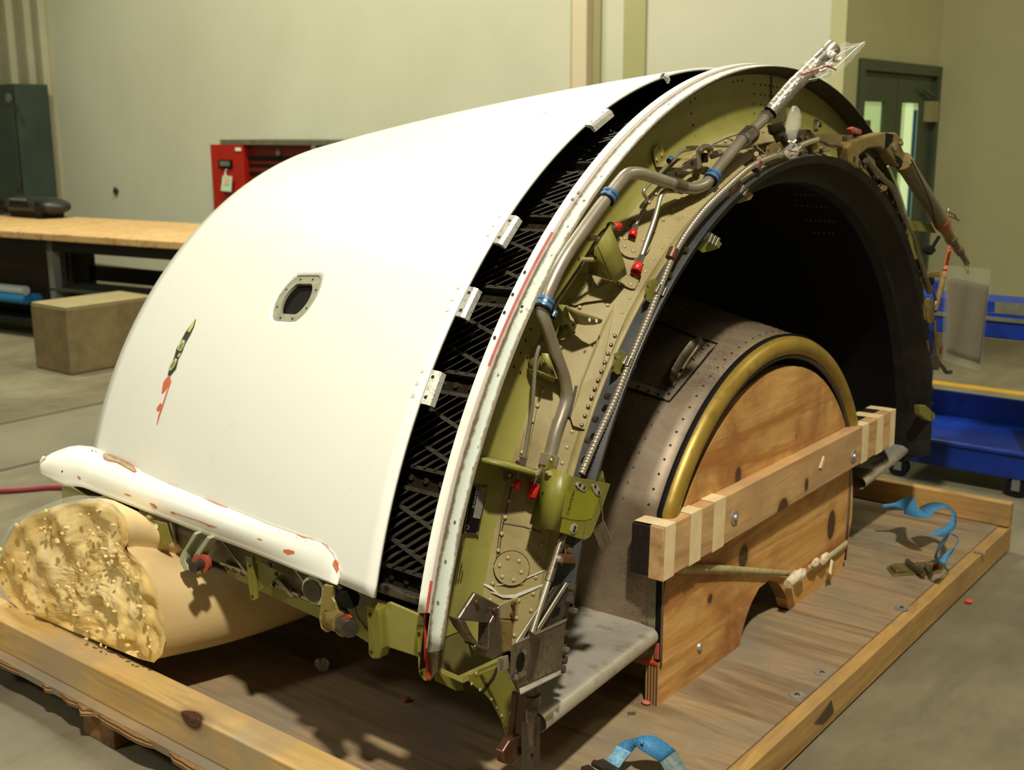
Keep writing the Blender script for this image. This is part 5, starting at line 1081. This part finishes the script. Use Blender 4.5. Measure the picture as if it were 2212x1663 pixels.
pl([(1196,1268),(1230,1256),(1235,1262),(1227,1342),(1170,1368),(1128,1390),(1113,1392),(1160,1320)],-1.262,.003,'gusset',m_dsteel,sb,.001); pl([(1113,1391),(1165,1312),(1168,1316),(1124,1390)],-1.255,.004,'brace',m_steel,sb,.001); pl([(1148,1378),(1224,1258),(1230,1260),(1156,1380)],-1.255,.004,'brace',m_steel,sb,.001)
pl([(1192,1335),(1204,1312),(1211,1312),(1208,1326)],-1.2605,.001,'opening',m_black,sb,0)
for p in ((1230,1268),(1226,1295),(1218,1368),(1212,1424),(1208,1444)): build(MB().disc(un(*p,0,-1.245),(1,.3,0),.0095,.012,8,.008),'hex_bolt',m_dsteel,sb)
for p in ((1232,1317),(1214,1401)): o=build(MB().disc(un(*p,0,-1.24),(1,.5,0),.010,.008,8),'hex_bolt',m_dsteel,sb); build(MB().tube([un(*p,0,-1.235),un(p[0]+13,p[1]+2,0,-1.232)],.0052,10),'bolt_shank',m_steel2,o,smooth=True)
pl([(1079,1420),(1086,1418),(1099,1415),(1101,1446),(1086,1450),(1079,1448)],-1.24,.004,'edge_clip',m_steel,sb,.002)
for k in range(3): pl([(1078+k*4,1424),(1080+k*4,1424),(1080+k*4,1452),(1078+k*4,1452)],-1.232,.004,'clip_blade',m_steel2,sb,0)
for p in ((1130,1406),(1122,1456),(1128,1452),(1113,1461)): build(MB().disc(un(*p,0,-1.233),(1,0,0),.005,.006,8),'lock_nut',m_steel2,sb)
# bottom rails, gusset and turnbuckle
lr=plx([(942,1438,-1.40),(1000,1463,-1.37),(1000,1475,-1.37),(943,1450,-1.40)],0,'bottom_rail',m_green,TR,(-.012,0,0)); plx([(1000,1463,-1.37),(1095,1420,-1.27),(1098,1428,-1.27),(1001,1475,-1.37)],0,'bottom_rail',m_green,TR,(-.012,0,0)); pl([(943,1450),(1000,1475),(1002,1490),(985,1492),(942,1470)],-1.41,.004,'rail_return',m_olive,TR)
gs=pl([(1015,1458),(1050,1440),(1088,1424),(1106,1470),(1122,1500),(1114,1556),(1098,1602),(1086,1560),(1066,1520),(1046,1496),(1030,1486),(1016,1474)],-1.335,.004,'riveted_gusset',m_olive,TR,.001)
for p in ((1029,1455),(1047,1468),(1047,1447),(1064,1437),(1019,1477),(1037,1490),(1074,1528),(1084,1546),(1062,1510),(1101,1541),(1093,1565),(1099,1587)): rivet(un(*p,0,-1.334),(1,0,0),gs,RV,.8)
pl([(1085,1425),(1068,1466),(1044,1498),(1040,1494),(1064,1462),(1080,1424)],-1.3335,.002,'gusset_lap',m_fleck,gs,0)
dr=pl([(1118,1496),(1140,1500),(1132,1560),(1129,1628),(1104,1640),(1108,1600)],-1.29,.015,'brown_rail',mottle('oily_brown_rail',(60,38,24),(92,62,42),14,.3,.4),TR,.003); pl([(1103,1598),(1130,1588),(1129,1632),(1106,1654),(1090,1650),(1086,1625)],-1.27,.02,'rail_foot',MATS['oily_brown_rail'],dr,.003)
tb=build(MB().tube([un(1150,1470,0,-1.25),un(1150,1500,0,-1.25)],.012,14).tube([un(1150,1500,0,-1.25),un(1150,1520,0,-1.25)],.017,8).tube([un(1150,1520,0,-1.25),un(1150,1532,0,-1.25)],.013,12),'turnbuckle',m_dsteel,TR,smooth=True)
pl([(1139,1533),(1160,1530),(1161,1640),(1140,1640)],-1.255,.006,'fork_plate',m_dull,tb,.002); pl([(1131,1560),(1139,1560),(1141,1614),(1158,1614),(1160,1549),(1168,1549),(1166,1700),(1131,1700)],-1.235,.006,'fork',m_dsteel,tb,.001); pl([(1146,1628),(1153,1628),(1149,1640)],-1.2345,.001,'fork_slot',m_black,tb,0)
# ---------------------------------------------------------------- underside beam and hinge fittings (along y = 1.56)
YU=1.56
def ply_(L,y,th,name,mat,par=TR,bevel=.001): return pl(L,y,th,name,mat,par,bevel,1)
ub=ply_([(300,1085),(420,1120),(560,1185),(700,1245),(800,1290),(925,1325),(925,1418),(840,1390),(760,1352),(690,1312),(600,1272),(489,1222),(400,1188),(330,1150),(300,1120)],YU+.045,.006,'keel_web',mottle('grey_keel_web',(92,86,66),(116,108,86),8,.5,.2),TR,0)
ply_([(489,1219),(560,1251),(620,1278),(690,1311),(800,1362),(800,1392),(760,1366),(690,1337),(600,1295),(520,1256),(489,1243)],YU+.04,.008,'keel_chord',m_green,ub,.001)
ply_([(475,1212),(560,1246),(690,1304),(692,1310),(560,1253),(474,1219)],YU+.035,.004,'keel_flange',m_ramp,ub,.001); ply_([(322,1120),(345,1130),(370,1182),(352,1172)],YU+.04,.004,'keel_flange',m_ramp,ub)
for L in ([(475,1166),(482,1170),(535,1240),(529,1238)],[(592,1254),(600,1250),(636,1290),(626,1288)],[(634,1230),(638,1229),(690,1302),(684,1300)],[(366,1128),(370,1128),(380,1176),(375,1176)]): ply_(L,YU+.034,.004,'diagonal_flange',m_ramp,ub,0)
for p in ((492,1225),(508,1231),(525,1238),(595,1263),(631,1276),(651,1285),(672,1293)): build(MB().disc(un(*p,1,YU+.040),(0,-1,0),.0055,.005,10),'keel_rivet',m_copper,ub,smooth=True)
# flap brackets
k1=ply_([(310,1116),(315,1114),(322,1120),(324,1190),(318,1192),(309,1180)],YU-.01,.012,'flap_bracket',m_olive,TR,.002); ply_([(322,1122),(358,1130),(371,1172),(325,1194)],YU+.0,.004,'bracket_body',m_olive,k1); build(MB().disc(un(338,1137,1,YU-.001),(0,-1,0),.007,.001,12),'hole',m_wtag,k1); ply_([(311,1145),(317,1145),(319,1165),(312,1165)],YU-.0112,.001,'worn_paint',m_lime,k1,0)
k2=ply_([(530,1201),(544,1203),(553,1295),(549,1298),(541,1296),(537,1270)],YU-.01,.010,'flap_bracket',m_olive,TR,.002); ply_([(546,1220),(562,1212),(608,1238),(580,1262),(553,1284)],YU+.0,.004,'bracket_body',m_olive,k2); 
for p in ((540,1222),(545,1288)): build(MB().disc(un(*p,1,YU-.0105),(0,-1,0),.0035,.001,10),'hole',m_fleck,k2)
for p in ((584,1219),(598,1240)): build(MB().disc(un(*p,1,YU-.0),(0,-1,0),.005,.004,10),'bolt',m_fleck,k2)
k3=ply_([(790,1308),(800,1312),(817,1315),(820,1330),(825,1400),(818,1424),(803,1424),(795,1414)],YU-.045,.030,'flap_bracket',m_olive,TR,.004)
for p in ((799,1327),(802,1408)): build(MB().disc(un(*p,1,YU-.046),(0,-1,0),.0038,.001,10),'hole',m_fleck,k3)
k4=ply_([(835,1302),(842,1300),(900,1325),(915,1335),(916,1350),(915,1424),(824,1394),(822,1350)],YU-.03,.006,'latch_cover',m_green,TR,.004)
k5=ply_([(899,1350),(914,1355),(922,1472),(915,1470),(905,1456)],YU-.05,.008,'strike_strip',m_olive,TR,.002); ply_([(899,1352),(905,1353),(910,1456),(905,1454)],YU-.0505,.001,'worn_paint',m_lime,k5,0)
for p in ((905,1369),(907,1412),(911,1455)): build(MB().disc(un(*p,1,YU-.0512),(0,-1,0),.0042,.001,10),'hole',m_fleck,k5)
ply_([(917,1310),(920,1312),(916,1360),(926,1468),(922,1466),(914,1400)],YU-.052,.006,'red_seal_edge',m_redhot,TR,0); ply_([(921,1400),(944,1398),(944,1450),(926,1472)],YU-.046,.010,'flange_foot',m_dull,TR,.002)
# pale clevis with red bushing
def lug(L,y,th,mat,name,par): return build(MB().prism(pts(L,1,y),(0,th,0)),name,mat,par,bevel=.002)
m_pale=mottle('pale_green_clevis',(150,154,118),(172,176,142),20,.45)
cv=ply_([(418,1150),(427,1153),(402,1192),(400,1210),(408,1232),(398,1234),(388,1216),(388,1200)],YU-.02,.03,'clevis_lug',m_pale,TR,.003); ply_([(446,1158),(455,1163),(430,1200),(424,1214),(436,1240),(426,1242),(415,1220),(417,1200)],YU-.025,.03,'clevis_lug',m_pale,TR,.003)
c=un(440,1213,1,YU-.012); build(MB().disc(c,(.25,-1,0),.024,.012,20),'red_bushing',m_red,TR,smooth=True); build(MB().disc(c+V((.004,-.010,0)),(.25,-1,0),.013,.03,14),'pin_end',m_dsteel,TR,smooth=True); build(MB().tube([un(400,1210,1,YU-.01),un(430,1214,1,YU-.01)],.009,12),'clevis_pin',m_dsteel,TR,smooth=True)
# hinge link near the front end
m_gold=mottle('gold_link',(128,112,52),(150,132,70),10,.45,.1,c3=(88,74,40))
lk_=ply_([(698,1262),(718,1266),(716,1290),(722,1300),(730,1330),(748,1370),(738,1378),(724,1368),(718,1340),(713,1322),(702,1320),(694,1330),(697,1355),(712,1364),(704,1367),(692,1358),(688,1338),(691,1305),(694,1290)],YU-.06,.016,'hinge_link',m_gold,TR,.003)
build(MB().tube([un(712,1337,1,YU-.05),un(722,1341,1,YU-.05)],.012,12),'link_pin',m_dsteel,lk_,smooth=True)
for (a,b) in ((688,1270),(731,1282)): c=un(a,b,1,YU-.03); o=build(MB().disc(c,(.15,-1,0),.031,.016,24),'hinge_lug',m_pale,TR,smooth=True); build(MB().disc(c+V((.0,-.016,0)),(.15,-1,0),.024,.004,20),'lug_bushing',m_dsteel,o,smooth=True)
build(MB().tube([un(722,1280,1,YU-.02),un(758,1294,1,YU-.045)],.021,8),'hinge_nut',m_black,TR); build(MB().tube([un(724,1332,1,YU-.035),un(740,1345,1,YU-.06)],[.030,.022],20),'hub',m_cast,TR,smooth=True)
build(MB().tube([un(742,1348,1,YU-.065),un(757,1358,1,YU-.085)],.019,12),'castle_nut',m_dsteel,TR,bevel=.001); build(MB().prism(pts([(738,1334),(752,1328),(758,1334),(745,1344)],1,YU-.08),(0,.004,0)),'red_lock_tab',m_redhot,TR); ply_([(764,1300),(770,1330),(795,1366),(788,1356),(770,1352)],YU-.0,.004,'web_tab',m_green,TR,0)
# track end below the gap
ply_([(804,1258),(840,1266),(870,1282),(905,1292),(900,1308),(840,1288),(806,1275)],YU-.0,.010,'track_end',m_dull,TR,.003); build(MB().disc(un(836,1270,1,YU-.002),(0,-1,0),.006,.004,12),'track_bolt',m_fleck,TR)
# tail tray seen below the fairing nose
tt=ply_([(134,1050),(150,1050),(200,1075),(235,1090),(235,1125),(134,1118)],1.66,.006,'tail_plate',m_pale,TR,0); ply_([(152,1048),(165,1043),(228,1074),(215,1086)],1.62,.01,'track_slot',m_black,tt,0); ply_([(206,1076),(222,1070),(240,1078),(246,1092),(232,1094),(212,1088)],1.615,.006,'eyelet_plate',m_pale,tt,.001); ply_([(212,1080),(220,1076),(230,1082),(224,1088)],1.612,.002,'hole',m_black,tt,0)
ply_([(228,1074),(300,1104),(372,1130),(372,1170),(300,1150),(240,1110)],YU+.10,.01,'dark_underbody',m_black,TR,0)
# ---------------------------------------------------------------- right side actuator and fittings
XR=-1.25
arm=pl([(1843,303),(1908,286),(1936,286),(1952,302),(1948,316),(1953,326),(1968,338),(1966,348),(1955,358),(1940,360),(1931,345),(1914,325),(1901,318),(1875,321),(1856,337),(1868,367),(1850,362),(1836,351),(1832,318)],XR,.035,'goose_neck_arm',m_cast,TR,.005)
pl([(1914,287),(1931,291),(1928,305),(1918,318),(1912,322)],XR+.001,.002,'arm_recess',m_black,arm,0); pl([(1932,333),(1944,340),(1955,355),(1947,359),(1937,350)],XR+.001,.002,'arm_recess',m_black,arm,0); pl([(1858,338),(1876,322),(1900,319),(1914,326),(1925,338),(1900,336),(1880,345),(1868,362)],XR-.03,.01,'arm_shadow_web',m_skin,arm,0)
build(MB().disc(un(1930,316,0,XR+.001),(1,0,0),.012,.006,16).disc(un(1943,310,0,XR+.001),(1,0,0),.006,.010,12),'pivot_bolt',m_steel,arm,smooth=True)
for p in ((1845,343),(1857,352),(1868,360)): build(MB().disc(un(*p,0,XR+.0),(1,0,0),.008,.002,12),'hole',m_fleck,arm)
A0,A1=un(1953,352,0,XR),un(2034,480,0,XR); ac=build(MB().tube([A0,A1],[.0255,.0245],24),'actuator_tube',mottle('actuator_grey',(92,84,62),(112,104,80),6,.4,.3),TR,smooth=True)
A2,A3,A4=un(2056,518,0,XR),un(2075,545,0,XR),un(2089,568,0,XR)
build(MB().tube([A1,A1.lerp(A2,.25),A1.lerp(A2,.27),A1.lerp(A2,.8),A1.lerp(A2,.82),A2,A2.lerp(A3,.1),A2.lerp(A3,.6),A2.lerp(A3,.62),A3,A3.lerp(A4,.1),A4],[.0235,.0235,.020,.018,.0205,.0205,.0135,.0135,.0155,.0155,.0105,.0105],18),'actuator_end',m_cast,ac,smooth=True); build(MB().tube([A0-(A1-A0)*.03,A0+(A1-A0)*.05],.028,24),'end_collar',m_cast,ac,smooth=True); build(MB().tube(spline([un(1968,345,0,XR+.03),un(1990,390,0,XR+.035),un(2010,440,0,XR+.035),un(2020,480,0,XR+.03)],.02),.0018,6),'harness_wire',m_rubber,ac,smooth=True)
build(MB().tube([A1-(A2-A1)*.12,A1+(A2-A1)*.08],.0265,20),'red_tie_band',m_red,ac,smooth=True)
for L in ([(2038,462),(2048,448),(2046,456),(2058,462)],[(2046,466),(2060,470),(2072,476)],[(2050,458),(2062,464),(2066,472)],[(2040,470),(2054,478)]): build(MB().tube(pts(L,0,XR+.02),.003,6),'loose_wire',m_dull,ac,smooth=True)
pl([(1961,476),(2012,482),(2024,504),(2010,502),(1966,500)],XR-.02,.02,'strut_bracket',m_olive,TR,.003); build(MB().tube([un(2028,512,0,XR),un(2012,538,0,XR)],.006,8),'connector_lead',m_rubber,ac,smooth=True); pl([(2006,536),(2016,530),(2024,540),(2014,551),(2005,545)],XR+.01,.02,'connector_plug',m_rubber,ac,.003)
# striped tube
st=build(MB().tube(pts([(2052,534),(2047,556),(2040,592)],0,XR-.03),.0062,10),'striped_strut',m_orange,TR,smooth=True)
for f in (.15,.38,.6,.82): a=un(2052-12*f,534+58*f,0,XR-.03); b=un(2052-12*f-1,534+58*f+4.5,0,XR-.03); build(MB().tube([a,b],.0067,10),'black_stripe',m_rubber,st,smooth=True)
# linkage along the lip on the right
xl=XR-.01
for L,r_,mt in (([(1918,359),(1936,401),(1953,453),(1966,500)],.0035,m_pale),([(1870,345),(1910,390),(1925,405),(1945,455),(1960,490),(1975,525),(1990,575),(2008,630)],.010,m_dull),([(2004,600),(2022,650),(2012,672)],.004,m_dull),([(2018,695),(2022,740),(2026,795)],.0055,m_cast),([(2002,735),(2006,770),(2009,812)],.005,m_cast),([(2040,592),(2028,640),(2018,672)],.010,m_cast),([(2024,780),(2038,795),(2044,804),(2054,803)],.007,m_dsteel)):
    build(MB().tube(spline(pts(L,0,xl),.02),r_,10),'linkage_rod',mt,TR,smooth=True)
for L,mt in (([(2004,588),(2030,586),(2032,598),(2006,600)],m_cast),([(1994,648),(2012,644),(2018,652),(2020,696),(2008,700),(1998,690)],m_cast),([(2006,600),(2020,600),(2018,616),(2008,616)],m_black),([(2012,770),(2026,768),(2034,782),(2028,800),(2010,792)],m_dsteel),([(1905,398),(1918,402),(1916,412),(1902,416)],m_cast),([(1986,876),(2000,875),(2020,893),(2021,902),(2012,912),(2000,906),(1988,896)],m_olive),([(1872,330),(1890,345),(1895,365),(1905,380),(1898,388),(1880,360)],m_dull),([(1958,470),(1966,470),(1974,530),(1984,560),(1976,562),(1964,520)],m_olive)): pl(L,xl+.005,.02,'linkage_fitting',mt,TR,.003)
for t in range(96,176,4): pass
for k in range(20):
    t=112+k*3.1; P=cyl(-1.262,1.103,t,.228); rivet(P+V((.004,0,0)),(1,0,0),LP,RVD,1.2)
for k in range(9): t=116+k*6; a=cyl(-1.272,1.12,t,.22); n=rad(a); tt=V((0,n.z,-n.y)); build(MB().prism([a-tt*.05-n*.01,a+tt*.05-n*.01,a+tt*.045+n*.022,a-tt*.045+n*.022],(-.004,0,0)),'lip_segment',m_slate,LP,bevel=.002)
# top cluster
tc=pl([(1690,292),(1700,284),(1752,280),(1764,294),(1764,308),(1735,312),(1700,312)],-1.29,.03,'dark_latch_block',m_dsteel,TR,.005)
for p in ((1731,298),(1744,299)): build(MB().disc(un(*p,0,-1.289),(1,0,0),.008,.003,14),'recess_bolt',m_dull,tc,smooth=True)
build(MB().disc(un(1758,271,0,-1.29),(.8,.5,0),.016,.01,16),'washer',m_steel,tc,smooth=True); build(MB().tube([un(1762,270,0,-1.285),un(1775,269,0,-1.27)],.007,10),'stud',m_copper,tc,smooth=True)
pl([(1674,232),(1700,232),(1700,262),(1672,270)],-1.40,.012,'upper_box',m_dull,TR,.003); pl([(1663,270),(1690,265),(1700,280),(1690,300),(1668,290)],-1.33,.01,'dark_clip',m_dsteel,TR,.003)
pl([(1676,312),(1704,296),(1755,295),(1752,322),(1720,332),(1690,330)],-1.30,.006,'tan_clip_plate',m_cast,TR,.003); pl([(1753,288),(1836,292),(1834,332),(1826,330),(1790,316),(1752,314)],-1.335,.004,'side_panel',m_tan,TR,0)
build(MB().tube(spline(pts([(1768,302),(1780,306),(1788,312),(1800,312),(1824,318)],0,-1.27),.02),.006,10),'curved_tube',m_dull,TR,smooth=True); build(MB().tube(spline(pts([(1725,316),(1745,308),(1765,302)],0,-1.26),.004),.008,12),'spiral_sleeve',m_coil,TR,smooth=True)
for L,mt in (([(1838,278),(1846,274),(1862,280),(1862,291),(1842,288)],m_red),([(1830,294),(1842,290),(1845,305),(1832,308)],m_dull),([(1754,316),(1766,306),(1772,312),(1770,330),(1758,332)],m_cast),([(1728,318),(1740,312),(1746,330),(1732,334)],m_dull),([(1776,322),(1790,318),(1796,326),(1780,330)],m_steel2)): pl(L,-1.262,.016,'line_fitting',mt,TR,.003)
build(MB().disc(un(1848,283,0,-1.26),(1,0,0),.006,.003,10),'clamp_screw',m_steel2,TR,smooth=True); build(MB().tube([un(1628,345,0,-1.33),un(1634,332,0,-1.30)],.006,10),'stud',m_tan,TR,smooth=True)
# document pouch hanging from the actuator end
dc=thing('document_pouch','clear plastic pouch with grey sheet hanging from the actuator tip at right','pouch',un(2088,600,0,-1.18))
xd=-1.22
def dp(a,b,k=0): p=un(a,b,0,xd); p.x+=.004*math.sin(a*.11+b*.02)+k; return p
def quadgrid(c4,n,k): 
    (a,b,c,d)=c4; R=[]
    for i in range(n+1):
        f=i/n; R.append([dp(*( (a[0]*(1-f)+d[0]*f)*(1-g)+(b[0]*(1-f)+c[0]*f)*g for _ in (0,)),0) if False else dp((a[0]*(1-f)+d[0]*f)*(1-g)+(b[0]*(1-f)+c[0]*f)*g,(a[1]*(1-f)+d[1]*f)*(1-g)+(b[1]*(1-f)+c[1]*f)*g,k) for g in [j/n for j in range(n+1)]])
    return MB().grid(R)
build(quadgrid(((2049,598),(2134,616),(2118.6,787),(2041,760)),12,0),'paper_sheet',m_paper,dc,smooth=True,solid=.0004)
for k in (.0025,-.0025): build(quadgrid(((2047,573),(2138,581),(2120,803),(2034,777)),12,k),'clear_sleeve',m_film2,dc,smooth=True)
build(MB().tube(spline(pts([(2087,568),(2092,576),(2090,586),(2085,580),(2083,572)],0,xd+.004),.004),.0014,6),'hook',m_steel2,dc,smooth=True); build(MB().disc(un(2090,587,0,xd+.003),(1,0,0),.005,.004,12),'grommet',m_brass,dc,smooth=True)
pl([(2033,752),(2038,744),(2036,762),(2030,766)],xl,.003,'orange_tab',m_orange,TR,0)
# ---------------------------------------------------------------- data plate and stencils
dpn=pl([(1020,1047),(1054,1051),(1033,1155),(1000,1152)],-1.4105,.003,'data_plate',m_black,WEB,.001)
def text(s,p,q,h,name,mat,par,x,flip=False,ext=.0003):       # text running from pixel p to q on the plane x
    a,b=un(*p,0,x),un(*q,0,x); cu=bpy.data.curves.new(name,'FONT'); cu.body=s; cu.extrude=ext; cu.align_x='LEFT'; cu.size=1
    t=bpy.data.objects.new(name,cu); COL.objects.link(t); dg=bpy.context.evaluated_depsgraph_get(); dg.update(); me=bpy.data.meshes.new_from_object(t.evaluated_get(dg)); bpy.data.objects.remove(t); bpy.data.curves.remove(cu)
    w_=max(v.co.x for v in me.vertices)-min(v.co.x for v in me.vertices); d=(b-a); sc=d.length/w_; ex=d.normalized(); ez=V((1,0,0)); ey=ez.cross(ex).normalized()
    Mx=M(((ex.x*sc,ey.x*h,ez.x,a.x),(ex.y*sc,ey.y*h,ez.y,a.y),(ex.z*sc,ey.z*h,ez.z,a.z),(0,0,0,1))); me.transform(Mx); me.materials.clear(); return link(name,me,mat,par)
m_ink=flat('stencil_ink',(58,54,28),.6); m_prt=flat('plate_print',(150,146,130),.5); m_ink2=flat('dark_stencil_ink',(44,42,18),.6)
for L in ([(1020,1047),(1054,1051),(1053.5,1054),(1019.5,1050)],[(1000.5,1149.5),(1033.5,1152.5),(1033,1155),(1000,1152)],[(1020,1047),(1022,1047.3),(1002,1152),(1000,1152)],[(1052,1051),(1054,1051),(1033,1155),(1031,1155)]): pl(L,-1.4095,.0008,'plate_border',m_dull,dpn,0)
for p in ((1052,1053),(1003,1149),(1031,1152)): build(MB().disc(un(*p,0,-1.4095),(1,0,0),.0035,.002,8),'plate_rivet',m_steel,dpn)
text('GE Aircraft Engines',(1024,1098),(1033,1052),.011,'plate_text',m_prt,dpn,-1.4093)
for k in range(5): pl([(1036+k*3.4,1052+k*.3),(1038+k*3.4,1052+k*.3),(1024+k*3.1,1118+k*.6),(1022+k*3.1,1118+k*.6)],-1.4092,.0004,'plate_print_line',m_prt,dpn,0)
pl(circ(1009,1139,4.5,5.5)[::2],-1.4093,.0004,'plate_roundel',m_prt,dpn,0); pl(circ(1009,1139,3.2,4.2)[::2],-1.409,.0003,'plate_roundel_core',m_black,dpn,0)
text('CAUTION',(1228,1112),(1242,1062),.011,'stencil',m_ink2,b8,-1.2532)
text('WELD AIR-00V1TRT/TX1 CWS1',(997,1178),(983,1258),.006,'stencil',m_ink,WEB,-1.4115)
text('ELEMENDOM W/RZ/1',(997,1214),(988,1256),.006,'stencil',m_ink,WEB,-1.4115)
text('(YOU M3(',(999,1230),(994,1254),.006,'stencil',m_ink,WEB,-1.4115)
